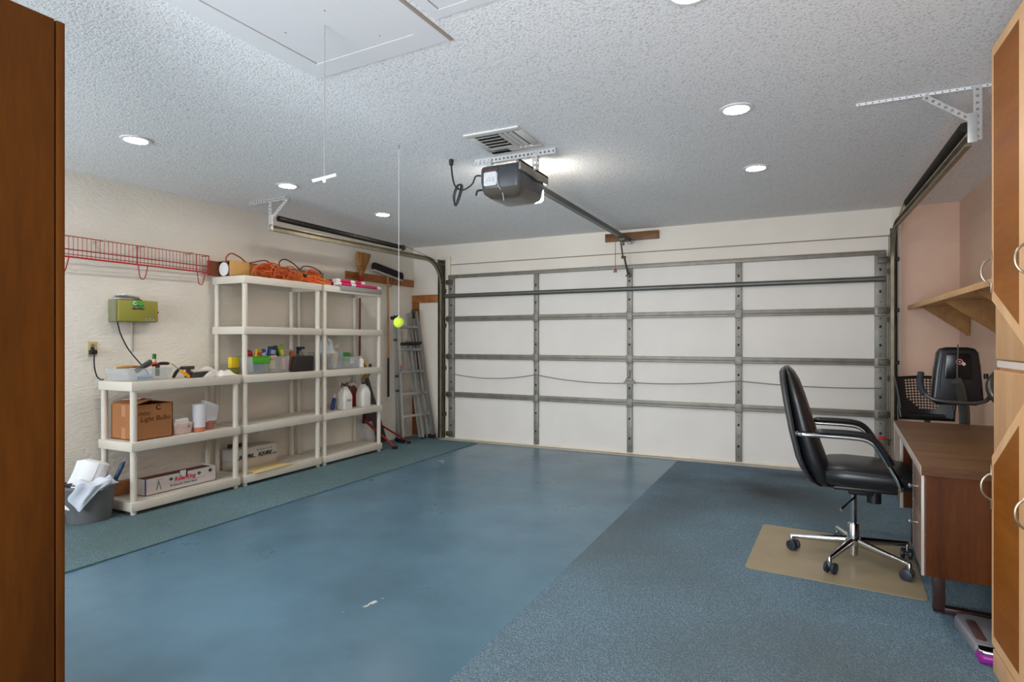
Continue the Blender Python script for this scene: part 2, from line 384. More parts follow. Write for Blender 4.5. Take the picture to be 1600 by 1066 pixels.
# ------------------------------------------------------------------ garage door
DOOR_P = mat('white_foam_panel', (226, 220, 212), .6, var=(2, .05), bump=(16, .12, .004))
t = thing('garage_door', 'wide white sectional garage door with grey steel frame, closed', 'garage door', (-1.7, 6.5, 0))
YD = 6.5
zs = [.012, .586, 1.075, 1.558, 2.115]
for i in range(4):
    build('door_panel', MB().box(-4.10, .71, YD, YD + .04, zs[i] + .002, zs[i + 1] - .002), DOOR_P, t, True)
mbv = lambda z, h=.032: MB().box(-4.10, .71, YD - .03, YD + .001, z - h, z - h * .2, .003).box(-4.10, .71, YD - .034, YD + .001, z - h * .2, z + h, .003)
for z in (.586, 1.075, 1.558): build('rail', mbv(z), STEEL, t, True)
build('rail', MB().box(-4.10, .71, YD - .034, YD + .001, 2.082, 2.125, .004), STEEL, t, True)
build('strut', MB().tube([(-4.13, YD - .05, 1.853), (.70, YD - .05, 1.853)], .026, 10).box(-4.1, .7, YD - .05, YD, 1.862, 1.872), mat('strut_steel', (104, 104, 98), .4, .5, var=(10, .15)), t, True)
HOLE = BLACKR
def stile(x, w, mid=False):
    mb = MB()
    segs = [(.03, .555), (.62, 1.043), (1.108, 1.526), (1.59, 2.082)]
    for (a, b) in segs:
        mb.box(x - w / 2, x + w / 2, YD - .03, YD, a, b, .003)
        for k, f in enumerate((.1, .3, .5, .72, .9)):
            z = a + (b - a) * f
            if k % 2 == 1: mb.box(x - .009, x + .009, YD - .032, YD - .028, z - .012, z + .012, 0, mi=1)
            else: mb.box(x - .004, x + .004, YD - .032, YD - .028, z - .005, z + .005, 0, mi=1)
    for z in (.586, 1.075, 1.558): mb.box(x - w / 2 - .004, x + w / 2 + .004, YD - .046, YD - .02, z - .05, z + .045, .004)
    return mb
for x, w in ((-4.055, .085), (-2.86, .058), (-1.72, .06), (-.58, .062), (.665, .09)):
    build('stile', stile(x, w), [STEEL, HOLE], t, True)
for x in (-4.075, .69):
    for z in (.08, .586, 1.075, 1.558, 2.03):
        s_ = -1 if x < 0 else 1
        mb = MB().box(x - .045, x + .045, YD - .055, YD - .03, z - .03, z + .03, .004).cyl((x + s_ * .03, YD - .06, z), (x + s_ * .115, YD - .06, z), .007, 8)
        h = build('roller_hinge', mb, STEEL_D, t, True)
        build('roller', MB().cyl((x + s_ * .1, YD - .06, z), (x + s_ * .118, YD - .06, z), .019, 14), BLACKP, h, True)
# latch and lock cable
mb = MB().box(-1.755, -1.685, YD - .06, YD - .03, .825, .86, .004).prism([(-1.79, .80), (-1.65, .80), (-1.69, .85), (-1.75, .85)], 'Y', YD - .055, YD - .03).box(-1.73, -1.71, YD - .06, YD - .03, .86, .95, .003)
build('latch', mb, STEEL, t, True)
P = []
xs = [-4.02, -2.86, -1.77]
def sag(x0, z0, x1, z1, d, n=10): return [(x0 + (x1 - x0) * i / n, YD - .042, z0 + (z1 - z0) * i / n - d * 4 * (i / n) * (1 - i / n)) for i in range(n + 1)]
cable = sag(-4.05, .855, -2.86, .87, .055) + sag(-2.86, .87, -1.79, .80, .03)[1:] + [(-1.65, YD - .042, .81)] + sag(-1.65, .81, -.58, .862, .02)[1:] + sag(-.58, .862, .66, .83, .02)[1:]
build('lock_cable', MB().tube(cable, .0045, 6), mat('cable_grey', (120, 110, 104), .6), t, True)
build('bottom_seal', MB().box(-4.10, .71, YD - .01, YD + .05, .012, .035, .004), WT, t, True)
build('opener_bracket', MB().box(-1.735, -1.705, YD - .09, YD - .03, 1.985, 2.02, .003).cyl((-1.75, YD - .075, 2.0), (-1.69, YD - .075, 2.0), .008), STEEL_D, t, True)

# ------------------------------------------------------------------ door tracks
def bar_holes(x0, x1, y0, y1, z0, z1, along, n, plane):
    """perforated angle leg with dark hole marks as recessed cylinders"""
    mb = MB().box(x0, x1, y0, y1, z0, z1, .001)
    return mb
def perforated(p0, p1, w, nrm, th=.003, pitch=.03):
    """flat strip from p0 to p1, width w, face normal nrm, with round-ish (square) holes cut"""
    p0, p1, nrm = Vector(p0), Vector(p1), Vector(nrm).normalized()
    t_ = (p1 - p0); Lh = t_.length; t_.normalize(); s_ = nrm.cross(t_).normalized()
    n = max(2, int(Lh / pitch)); dl = Lh / n; mb = MB(); hw = w / 2; hh = min(.0065, w * .24)
    for i in range(n):
        c = p0 + t_ * dl * (i + .5)
        for fz in (0, 1):
            o = nrm * (th * (fz - .5))
            A = [c + t_ * a * dl / 2 + s_ * b * hw + o for a, b in ((-1, -1), (1, -1), (1, 1), (-1, 1))]
            B = [c + t_ * a * hh + s_ * b * hh + o for a, b in ((-1, -1), (1, -1), (1, 1), (-1, 1))]
            fs = [(k, (k + 1) % 4, 4 + (k + 1) % 4, 4 + k) for k in range(4)]
            mb.add(A + B, fs)
        A = [c + t_ * a * hh + s_ * b * hh + nrm * th * z for z in (-.5, .5) for a, b in ((-1, -1), (1, -1), (1, 1), (-1, 1))]
        mb.add(A, [(k, (k + 1) % 4, 4 + (k + 1) % 4, 4 + k) for k in range(4)])
    E = [p0 + s_ * b * hw + nrm * th * z for z in (-.5, .5) for b in (-1, 1)]
    F = [p1 + s_ * b * hw + nrm * th * z for z in (-.5, .5) for b in (-1, 1)]
    mb.add(E + F, [(0, 4, 6, 2), (1, 3, 7, 5), (0, 2, 3, 1), (4, 5, 7, 6)])
    return mb
def join(*mbs):
    o = MB()
    for m in mbs: o.add(m.v, m.f); o.mi[-len(m.f):] = m.mi; o.sm[-len(m.f):] = m.sm
    return o
def sweep(path, prof):
    """sweep a 2D open profile [(lateral x, normal)] along a path lying in a X=const plane"""
    mb = MB(); n = len(prof); vs = []
    for i, p in enumerate(path):
        p = Vector(p); a = Vector(path[max(0, i - 1)]); b = Vector(path[min(len(path) - 1, i + 1)])
        t_ = (b - a).normalized(); s_ = Vector((1, 0, 0)); nn = t_.cross(s_).normalized()
        for (u, w) in prof: vs.append(p + s_ * u + nn * w)
    fs = []
    for i in range(len(path) - 1):
        for k in range(n): fs.append((i * n + k, i * n + (k + 1) % n, (i + 1) * n + (k + 1) % n, (i + 1) * n + k))
    fs.append(tuple(range(n))); fs.append(tuple((len(path) - 1) * n + k for k in range(n)))
    return mb.add(vs, fs, 0, True)
def door_track(x, sgn, label, zh, y_end, bx0, bx1, bracket_y):
    """sgn +1: room centre lies towards +x of the track"""
    t = thing('garage_door_track', label, 'door track', (x, 6.46, 0), 0, 'door tracks')
    r = .33; yv = 6.44
    path = [(x, yv, .02), (x, yv, zh - r)]
    for i in range(1, 13):
        a = R(90 * i / 12); path.append((x, yv - r + r * math.cos(a), zh - r + r * math.sin(a)))
    path.append((x, y_end, zh - .03))
    w = .028
    prof = [(-.012 * sgn, -w), (.016 * sgn, -w), (.016 * sgn, -w + .01), (-.008 * sgn, -w + .004), (-.008 * sgn, w - .004), (.016 * sgn, w - .01), (.016 * sgn, w), (-.012 * sgn, w)]
    build('track_rail', sweep(path, prof), mat('track_zinc', (150, 140, 118), .4, .6, var=(8, .25)), t, True)
    # wall angle that carries the vertical track
    xa = x - sgn * .035
    mb = MB().box(min(xa, xa - sgn * .003), max(xa, xa - sgn * .003), yv - .03, 6.512, .02, 2.33).box(min(xa, xa + sgn * .045), max(xa, xa + sgn * .045), 6.509, 6.512, .02, 2.33)
    for z in (.3, .9, 1.45, 1.9): mb.box(x - .03, x + .03, yv + .02, 6.512, z, z + .05, .003)
    build('wall_angle', mb, STEEL_D, t, True)
    # spring along the horizontal run and its pulley + cable
    zsp = zh + .065; y0, y1 = y_end + .09, 5.55
    mb = MB(); N = 150
    mb.tube([(x, y0 + (y1 - y0) * i / (N * 2), zsp) for i in range(N * 2 + 1)], [(.022 if i % 2 else .0265) for i in range(N * 2 + 1)], 10)
    build('extension_spring', mb, mat('spring_dark', (54, 50, 44), .5, .6), t, True)
    mb = MB().lathe([(.012, -.009), (.034, -.009), (.028, 0), (.034, .009), (.012, .009)], 0, 0, 16, mx=Matrix.Translation((x, y1 + .07, zsp)) @ Matrix.Rotation(R(90), 4, 'Y'))
    mb.box(x - .02, x + .02, y1, y1 + .1, zsp - .006, zsp + .006, .002)
    build('pulley', mb, STEEL_D, t, True)
    mb = MB().tube([(x, y1 + .07, zsp + .03), (x, 6.36, zh + .0), (x, 6.40, zh - .05)], .003, 6).tube([(x + sgn * .03, 6.4, zh - .06), (x + sgn * .03, 6.45, .15)], .003, 6)
    build('lift_cable', mb, STEEL_D, t, True)
    mb = MB().box(x - .012, x + .012, 6.3, 6.5, zh - .045, zh - .02, .002).lathe([(.012, -.009), (.034, -.009), (.028, 0), (.034, .009), (.012, .009)], 0, 0, 16, mx=Matrix.Translation((x, 6.40, zh - .06)) @ Matrix.Rotation(R(90), 4, 'Y'))
    build('top_pulley', mb, STEEL_D, t, True)
    # hanger: ceiling angle, drop strip, diagonal brace
    by = bracket_y
    dx = x - sgn * .02
    hw = .03 if sgn > 0 else .014
    h = build('ceiling_angle', join(perforated((bx0, by, CEIL - .001 - hw / 2), (bx1, by, CEIL - .001 - hw / 2), hw, (0, 1, 0)), MB().box(bx0, bx1, by, by + .03, CEIL - .003, CEIL - .0005)), ANGLE if sgn > 0 else mat('painted_angle', (226, 226, 226), .7), t, True)
    build('drop_strip', join(perforated((dx, by - .004, CEIL - .004), (dx, by - .004, zh - .05), .034, (0, 1, 0)), perforated((dx - sgn * .018, by + .012, CEIL - .004), (dx - sgn * .018, by + .012, zh - .05), .03, (1, 0, 0))), ANGLE, t, True)
    build('brace', perforated((dx + sgn * .22, by - .008, CEIL - .02), (dx + sgn * .01, by - .008, zh + .04), .028, (0, 1, 0)), ANGLE, t, True)
    build('end_plate', MB().box(x - .02, x + .02, by - .010, by - .004, zh - .06, zh + .085, .001), ANGLE, t, True)
    return t
TL = door_track(-4.18, 1, 'steel door track curving up the left side above the shelving', 2.30, 3.70, -4.47, -4.02, 3.72)
TR = door_track(.755, -1, 'steel door track hanging near the right wood cabinet', 2.31, 3.66, .26, .92, 3.60)
mb = MB().box(.64, .70, 6.40, 6.425, .36, .385, .006)
mb.tube([(.70, 6.41, .37), (.745, 6.41, .36)], .006, 6, mi=1)
build('slide_bolt', mb, [mat('bright_red', (214, 30, 36), .4), STEEL_D], TR, True)

# ------------------------------------------------------------------ opener
t = thing('garage_door_opener', 'dark grey motor unit with long steel rail hanging from the ceiling', 'garage door opener', (-1.75, 3.6, 2.2))
GREY_T = mat('opener_grey', (66, 68, 72), .35)
TAUPE = mat('opener_taupe', (84, 76, 66), .3, coat=.3)
ox0, ox1, oy0, oy1 = -1.905, -1.60, 3.38, 3.78
def ring(z, s, ex=0): return [(-1.7525 + (x + 1.7525) * s, 3.58 + (y - 3.58) * s + ex) for x, y in rrect(ox0, ox1, oy0, oy1, .045, 5)]
mb = MB()
levels = [(2.415, .97), (2.40, 1.0), (2.32, 1.0), (2.27, .95)]
vs = []; n = len(ring(0, 1))
for z, s_ in levels: vs += [(x, y, z) for x, y in ring(z, s_)]
fs = [(i * n + k, i * n + (k + 1) % n, (i + 1) * n + (k + 1) % n, (i + 1) * n + k) for i in range(len(levels) - 1) for k in range(n)] + [tuple(range(n)), tuple((len(levels) - 1) * n + k for k in range(n))]
build('motor_housing', mb.add(vs, fs, 0, True), GREY_T, t, True)
mb = MB(); levels = [(2.272, .965), (2.245, .90), (2.222, .72), (2.212, .45)]; vs = []
for z, s_ in levels: vs += [(x, y, z) for x, y in ring(z, s_)]
fs = [(i * n + k, i * n + (k + 1) % n, (i + 1) * n + (k + 1) % n, (i + 1) * n + k) for i in range(len(levels) - 1) for k in range(n)] + [tuple(range(n)), tuple((len(levels) - 1) * n + k for k in range(n))]
build('bottom_cover', mb.add(vs, fs, 0, True), TAUPE, t, True)
LAMP = mat('lit_opener_lens', (255, 236, 200), .4, emit=((255, 246, 232), 55.0))
mb = MB().box(ox0 + .04, ox1 - .032, oy1 - .005, oy1 + .07, 2.25, 2.36, .03, 3)
build('light_lens', mb, LAMP, t, True)
build('rating_label', MB().prism(rrect(-1.865, -1.77, 2.285, 2.375, .012, 3), 'Y', oy0 - .004, oy0 - .001), mat('label_grey', (206, 206, 208), .6, var=(40, .12)), t, True)
build('terminal_strip', MB().box(-1.87, -1.76, oy0 - .006, oy0 + .002, 2.378, 2.402, .002), mat('terminal_brown', (70, 52, 48), .5), t, True)
mb = MB().box(-1.62, -1.585, 3.35, 3.80, 2.405, 2.42, .002).box(-1.60, -1.585, 3.35, 3.80, 2.36, 2.42, .002).tube([(-1.59, 3.5, 2.37), (-1.58, 3.6, 2.35), (-1.59, 3.7, 2.37)], .008, 6)
build('mount_plate', mb, STEEL, t, True)
h = build('ceiling_angle', join(perforated((-2.03, 3.55, 2.51), (-1.43, 3.55, 2.51), .036, (0, 1, 0)), MB().box(-2.03, -1.43, 3.55, 3.58, 2.5265, 2.5295)), ANGLE, t, True)
for x in (-1.915, -1.575):
    build('drop_strip', join(perforated((x, 3.545, 2.528), (x, 3.545, 2.40), .032, (0, 1, 0)), perforated((x + .016, 3.56, 2.528), (x + .016, 3.56, 2.40), .03, (1, 0, 0))), ANGLE, t, True)
build('drop_strip', perforated((-2.03, 3.54, 2.495), (-1.90, 3.54, 2.495), .03, (0, 1, 0)), ANGLE, t, True)
RAILM = mat('rail_steel', (98, 98, 96), .4, .5)
build('drive_rail', MB().box(-1.745, -1.700, 3.79, 6.47, 2.375, 2.382).box(-1.745, -1.742, 3.79, 6.47, 2.38, 2.415).box(-1.703, -1.700, 3.79, 6.47, 2.38, 2.415).box(-1.735, -1.71, 3.85, 6.45, 2.395, 2.402), RAILM, t, True)
h = build('trolley', MB().box(-1.76, -1.685, 6.14, 6.26, 2.345, 2.385, .006).box(-1.74, -1.70, 6.16, 6.20, 2.30, 2.35, .004), STEEL_D, t, True)
mb = MB()
mb.tube([(-1.735, 6.18, 2.33), (-1.735, 6.26, 2.17)], .009, 8).tube([(-1.72, 6.25, 2.19), (-1.72, 6.425, 2.0)], .011, 8).cyl((-1.75, 6.25, 2.18), (-1.70, 6.25, 2.18), .012, 8)
build('door_arm', mb, STEEL_D, t, True)
h = build('release_cord', MB().tube([(-1.80, 6.2, 2.35), (-1.803, 6.2, 2.05)], .003, 6).tube([(-1.74, 6.2, 2.35), (-1.80, 6.2, 2.35)], .003, 6), RED, t, True)
build('cord_grip', MB().prism([(-1.825, 2.015), (-1.78, 2.015), (-1.795, 2.055), (-1.81, 2.055)], 'Y', 6.19, 6.21, .003), RED, h, True)
build('header_bracket', MB().box(-1.745, -1.70, 6.44, 6.505, 2.36, 2.42, .004).cyl((-1.76, 6.47, 2.385), (-1.68, 6.47, 2.385), .01), ANGLE, t, True)
BCORD = mat('black_cord', (38, 37, 36), .5)
cord = smooth_path([(-1.905, 3.45, 2.375), (-1.96, 3.44, 2.38), (-1.99, 3.44, 2.33), (-2.06, 3.44, 2.30), (-2.12, 3.44, 2.33), (-2.15, 3.45, 2.40), (-2.165, 3.46, 2.475)], 6)
build('power_cord', MB().tube(cord, .006, 8).tube([(-2.165, 3.46, 2.475), (-2.167, 3.46, 2.495)], .006, 8), BCORD, t, True)
mb = MB()
for k in range(5):
    a = .2 + k * .35
    mb.tube(smooth_path([(-2.09 + .02 * math.cos(a), 3.44 + .02 * math.sin(a), 2.335), (-2.105 + .026 * math.cos(a), 3.44 + .03 * math.sin(a), 2.29), (-2.135 + .018 * math.cos(a), 3.44 + .02 * math.sin(a), 2.205), (-2.115 - .018 * math.cos(a), 3.44 - .02 * math.sin(a), 2.26), (-2.09 - .015 * math.cos(a), 3.44 - .015 * math.sin(a), 2.33)], 5, True), .0055, 6, True)
build('cord_hank', mb, BCORD, t, True)
build('plug', MB().lathe([(.007, -.03), (.014, -.025), (.017, 0), (.016, .012)], -2.167, 3.46, 12, mx=Matrix.Translation((0, 0, 2.513))), BCORD, t, True)
build('antenna_wire', MB().tube(smooth_path([(-1.765, 3.377, 2.36), (-1.76, 3.37, 2.29), (-1.745, 3.41, 2.24), (-1.74, 3.42, 2.19)], 5), .0025, 6), mat('wire_grey', (190, 190, 196), .5), t, True)
build('hook', MB().tube(smooth_path([(-1.89, 3.40, 2.27), (-1.92, 3.39, 2.265), (-1.93, 3.39, 2.235)], 5), .007, 6), BLACKP, t, True)
build('ceiling_plate', MB().box(-1.84, -1.70, 3.40, 3.47, CEIL - .012, CEIL - .002, .002), WHITEP, t, True)
text('rating_text', '12.5', .035, (-1.818, oy0 - .0045, 2.325), FY, mat('label_print', (150, 150, 154), .8), t)

BOARD_D = wood('dark_pine', (96, 62, 34), (140, 98, 58), 'X')
mb = MB().box(-2.015, -1.405, 6.512, BACK + .002, 2.405, 2.495, .003)
solo('mounting_board', mb, BOARD_D, 'brown wooden board on the wall at the end of the opener rail', 'board')

# ------------------------------------------------------------------ ceiling vent
t = thing('ceiling_vent', 'white metal air vent with louvres in the ceiling beside the opener', 'vent', (-1.66, 3.28, CEIL))
VW = mat('vent_white', (214, 212, 206), .5)
x0, x1, y0, y1 = -1.85, -1.48, 3.085, 3.47; ix0, ix1, iy0, iy1 = x0 + .045, x1 - .055, y0 + .055, y1 - .05
mb = MB().box(x0, x1, y0, iy0, CEIL - .012, CEIL - .001, .004).box(x0, x1, iy1, y1, CEIL - .012, CEIL - .001, .004).box(x0, ix0, iy0, iy1, CEIL - .012, CEIL - .001, .004).box(ix1, x1, iy0, iy1, CEIL - .012, CEIL - .001, .004)
build('frame', mb, VW, t, True)
build('duct_backing', MB().box(ix0, ix1, iy0, iy1, CEIL - .003, CEIL - .0015), mat('duct_dark', (58, 52, 46), .9), t, True)
for k in range(5):
    y = iy0 + .02 + k * .05
    mx = Matrix.Translation((ix0 + .083, y, CEIL - .010)) @ Matrix.Rotation(R(28), 4, 'X')
    build('louvre', MB().box(-.083, .083, -.02, .02, -.0008, .0008, mx=mx), VW, t, True)
build('blank_plate', MB().box(ix0, ix0 + .166, iy0 + .225, iy1, CEIL - .012, CEIL - .006), VW, t, True)
for k in range(3):
    x = ix0 + .178 + k * .034
    mx = Matrix.Translation((x, (iy0 + iy1) / 2, CEIL - .010)) @ Matrix.Rotation(R(-40), 4, 'Y')
    build('louvre', MB().box(-.010, .010, -(iy1 - iy0) / 2, (iy1 - iy0) / 2, -.0008, .0008, mx=mx), VW, t, True)

# ------------------------------------------------------------------ attic hatch and its pull cord
HW = mat('hatch_white', (222, 222, 223), .75)
rz = R(-2.3)
t = thing('attic_hatch', 'flat white attic hatch in a white frame on the ceiling', 'hatch', (-1.965, 2.0, CEIL), rz)
W, D, f = .545, 1.45, .108
mb = MB().box(-f, W + f, 0, f, -.006, -.0005).box(-f, 0, -D, 0, -.006, -.0005).box(W, W + f, -D, 0, -.006, -.0005)
build('frame', mb, HW, t)
build('hatch_panel', MB().box(.009, W - .0015, -D, -.004, -.005, -.0005), HW, t)
build('groove', MB().box(.0, .009, -D, 0, -.0015, -.0004).box(0, W, -.004, 0, -.0015, -.0004), mat('groove_dark', (96, 92, 90), .9), t)
build('edge_strip', MB().box(W + f, W + f + .012, -D, f, -.010, -.0005), mat('raw_edge', (160, 148, 136), .8), t)
for (x, y) in ((.1, -.26), (.36, -.30), (.42, -.06)): build('screw', MB().lathe([(.004, -.0065), (.003, -.006)], x, y, 8), STEEL, t)
t2 = thing('attic_trim_panel', 'second flat white ceiling panel to the right of the attic hatch', 'panel', (-1.278, 1.925, CEIL), rz)
build('frame', MB().box(0, .6, -.05, 0, -.005, -.0005).box(0, .05, -1.3, -.05, -.005, -.0005), HW, t2)
build('inset_panel', MB().box(.055, .6, -1.3, -.053, -.004, -.0005), HW, t2)
build('groove', MB().box(.05, .055, -1.3, -.05, -.0015, -.0004).box(.05, .6, -.053, -.05, -.0015, -.0004), mat('groove_dark', (96, 92, 90), .9), t2)
t = thing('attic_pull_cord', 'thin cord with a short white toggle hanging from the attic hatch', 'pull cord', (-1.69, 1.76, CEIL - .012))
build('cord', MB().tube([(0, 0, .001), (0, 0, -.60)], .0022, 6), mat('cord_grey', (150, 150, 150), .7), t)
build('toggle', MB().tube([(-.042, -.020, -.612), (.042, .020, -.588)], .007, 10).sphere((0, 0, -.612), .008, 10, 6), WHITEP, t)

# ------------------------------------------------------------------ tennis ball on a string
t = thing('tennis_ball', 'yellow-green tennis ball hanging from the ceiling on a white string', 'ball', (-2.31, 3.06, 1.392))
TB = mat('felt_yellow', (196, 224, 58), .95, bump=(220, .5, .002))
build('ball', MB().sphere((0, 0, 0), .0335, 28, 18), TB, t)
sm = []
for i in range(48):
    a = 2 * math.pi * i / 48; b = .44 * math.sin(2 * a) * 1.15
    sm.append((.0338 * math.cos(a) * math.cos(b), .0338 * math.sin(b), .0338 * math.sin(a) * math.cos(b)))
build('seam', MB().tube(sm, .0009, 5, True), PAPER, t)
build('string', MB().tube([(0, 0, .033), (0, 0, CEIL - 1.392 - .012)], .0014, 6).tube([(-.006, 0, .036), (.006, 0, .042)], .003, 6), PAPER, t)
build('screw_eye', MB().cyl((0, 0, CEIL - 1.392 - .03), (0, 0, CEIL - 1.392 - .001), .003, 6), STEEL, t)

# ------------------------------------------------------------------ plastic shelving
SX0, SX1 = -4.745, -4.33                   # back / front
LEV = [.103, .537, .976, 1.401, 1.847]
def shelf_unit(y0, nlev, label, name='shelving_unit'):
    y1 = y0 + .92
    t = thing(name, label, 'shelving', ((SX0 + SX1) / 2, (y0 + y1) / 2, .001), 0, 'plastic shelving units')
    for z in LEV[:nlev]:
        mb = MB(); h = .068
        # rim with softly rounded corners: four lips
        mb.box(SX1 - .012, SX1, y0, y1, z - h, z, .005).box(SX0, SX0 + .012, y0, y1, z - h, z, .005)
        mb.box(SX0 + .005, SX1 - .005, y0, y0 + .012, z - h, z, .005).box(SX0 + .005, SX1 - .005, y1 - .012, y1, z - h, z, .005)
        # slatted deck: bars across, two solid bands
        n = 36
        for i in range(n):
            y = y0 + .02 + (y1 - y0 - .04) * (i + .5) / n
            mb.box(SX0 + .008, SX1 - .008, y - .0075, y + .0075, z - .012, z - .0015)
        for x in (SX0 + .05, (SX0 + SX1) / 2, SX1 - .05): mb.box(x - .016, x + .016, y0 + .008, y1 - .008, z - .013, z - .001)
        mb.box(SX0 + .01, SX1 - .01, y0 + .008, y0 + .05, z - .014, z - .0012).box(SX0 + .01, SX1 - .01, y1 - .05, y1 - .008, z - .014, z - .0012)
        build('shelf', mb, PL, t, True)
    for xi, x in enumerate((SX0 + .030, SX1 - .030)):
        for y in (y0 + .030, y1 - .030):
            mb = MB(); zb = [.008] + LEV[:nlev]
            mb.lathe([(.019, 0.009), (.021, .03), (.021, LEV[0] - .066)], x, y, 14)
            for i in range(nlev - 1):
                a, b = LEV[i] - .004, LEV[i + 1] - .066
                mb.lathe([(.0235, a), (.0225, a + .02), (.0225, b - .02), (.0235, b)], x, y, 14)
            build('post', mb, PL, t, True)
    return t
U1 = shelf_unit(2.60, 3, 'short three-shelf putty plastic unit beside the grey bucket')
U2 = shelf_unit(3.555, 5, 'tall putty plastic shelving unit with the orange cords on top')
U3 = shelf_unit(4.51, 5, 'tall putty plastic shelving unit with pink tubes on top, next to the ladder')
for u in (U2, U3):      # open end of the tall units: nothing in the way of the lights
    pass

# ------------------------------------------------------------------ left wall: rack, timer, outlet
t = thing('wire_rack', 'long red wire rack fixed high on the left wall', 'wire rack', (-4.70, 2.7, 1.87))
RW = mat('red_wire', (158, 44, 40), .45)
xr, ya, yb, za, zb = -4.70, 1.75, 3.49, 1.876, 2.026
def zz(y, z): return z + (y - 2.6) * .006
build('top_wire', MB().tube([(xr, ya, zb), (xr, yb, zb)], .0035, 6), RW, t, True)
build('front_rod', MB().tube([(xr + .012, ya, za), (xr + .012, yb, za)], .0065, 8), mat('red_rod', (186, 36, 34), .4), t, True)
build('middle_wire', MB().tube([(xr + .004, ya, za + .055), (xr + .004, yb, za + .055)], .0045, 6).tube([(xr + .004, ya, za + .02), (xr + .004, yb, za + .02)], .003, 6), RW, t, True)
mb = MB(); n = 58
for i in range(n + 1):
    y = ya + (yb - ya) * i / n
    mb.tube([(xr, y, zb), (xr, y, za - .002)], .0021, 5, cap=False)
build('cross_wires', mb, RW, t, True)
for y in (2.33, 2.895, 3.40):
    p = smooth_path([(xr + .012, y - .03, za), (xr + .014, y - .026, za - .05), (xr + .012, y - .012, za - .105), (xr + .012, y + .018, za - .105), (xr + .014, y + .034, za - .05), (xr + .012, y + .045, za)], 5)
    build('bracket_loop', MB().tube(p, .004, 6).tube([(xr, y - .03, zb), (xr, y - .03, za)], .004, 6), RW, t, True)
build('end_arm', MB().tube([(xr, yb, zb), (xr, yb, za)], .005, 6).tube([(xr, yb, zb), (wallx(yb) + .006, yb, zb)], .0035, 6).tube([(xr, yb, za), (wallx(yb) + .006, yb, za)], .0035, 6), RW, t, True)
for y in (2.33, 2.62, 2.93, 3.34):
    build('wall_clip', MB().box(wallx(y) + .0005, xr + .004, y - .008, y + .008, zb - .003, zb + .016, .003), mat('clip_tan', (200, 186, 164), .6), t, True)

t = thing('irrigation_timer', 'olive green wall box with a green logo above the short shelf unit', 'control box', (-4.79, 2.94, 1.42))
OL = mat('olive_metal', (150, 146, 62), .42, var=(3, .06)); OLS = mat('olive_side', (160, 132, 44), .45); OLG = mat('olive_grey', (126, 126, 96), .5)
bx0, bx1 = -4.835, -4.725; Y0, Y1, Z0, Z1 = 2.72, 3.045, 1.425, 1.598
build('case', MB().box(bx0, bx1 - .012, Y0, Y1, Z0, Z1, .006), OLG, t, True)
build('cover', MB().box(bx1 - .03, bx1, Y0 + .018, Y1, Z0 + .004, Z1 - .002, .006), OL, t, True)
build('edge_trim', MB().box(bx1 - .028, bx1 + .0015, Y1 - .016, Y1 + .001, Z0 + .006, Z1 - .004, .004), OLS, t, True)
build('latch_knob', MB().cyl((bx1 - .02, Y1, 1.508), (bx1 - .02, Y1 + .016, 1.508), .008, 10), BLACKP, t, True)
# logo: green field, blue-green band, white swirl
f = bx1 + .0008
lg = build('logo_plate', MB().prism(rrect(2.838, 2.935, 1.545, 1.592, .008, 3), 'X', bx1 - .001, f), mat('logo_green', (86, 168, 30), .5), t, True)
build('logo_wave', MB().prism([(2.845, 1.547), (2.93, 1.547), (2.93, 1.562), (2.91, 1.556), (2.89, 1.558), (2.87, 1.566), (2.85, 1.56)], 'X', f, f + .0006), mat('logo_teal', (32, 96, 104), .5), t, True)
sw = [(f + .001, 2.862 + .014 * math.cos(R(a)), 1.573 + .012 * math.sin(R(a))) for a in range(40, 330, 15)]
build('logo_swirl', MB().tube(sw, .0035, 6, flat=.6), PAPER, t, True)
text('brand_text', 'duo9duo', .026, (f, 2.887, 1.531), FX, INK, t, shear=.3, bold=.0008)
lb = build('model_label', MB().prism(rrect(2.945, 3.02, 1.436, 1.458, .002, 2), 'X', bx1 - .001, f), mat('label_olive', (158, 158, 128), .6), t, True)
text('model_text', 'ML 120', .016, (f + .0006, 2.983, 1.447), FX, mat('label_ink', (80, 84, 66), .8), t)
mb = MB().tube(smooth_path([(-4.79, 2.765, 1.428), (-4.79, 2.79, 1.33), (-4.785, 2.84, 1.22), (-4.76, 2.885, 1.14), (-4.722, 2.93, 1.06), (-4.724, 2.985, .984)], 6), .005, 6)
build('cord', mb, BCORD, t, True)
build('conduit', MB().tube([(-4.825, 2.90, 1.43), (-4.826, 2.90, 1.19)], .011, 10), mat('pvc_grey', (176, 170, 162), .5), t, True)
t = thing('paper_bundle', 'small bundle of folded grey papers lying on the olive wall box', 'papers', (-4.78, 2.84, 1.598))
for k, (dz, rzk, w, col) in enumerate(((.0, 6, .11, (176, 172, 166)), (.014, -8, .10, (120, 118, 112)), (.026, 12, .085, (214, 212, 206)))):
    mx = Matrix.Translation((-4.78, 2.83 + k * .006, 1.600 + dz + .006)) @ Matrix.Rotation(R(rzk), 4, 'Z') @ Matrix.Rotation(R(-5 if k else 0), 4, 'X')
    build('paper', MB().box(-.04, .04, -w * .75, w * .75, -.006, .006, .003, mx=mx), mat('paper_%d' % k, col, .8), t, True)
mx = Matrix.Translation((-4.755, 2.895, 1.612)) @ Matrix.Rotation(R(-20), 4, 'X')
build('clip', MB().box(-.012, .012, -.04, .04, -.003, .003, .002, mx=mx), STEEL_D, t, True)

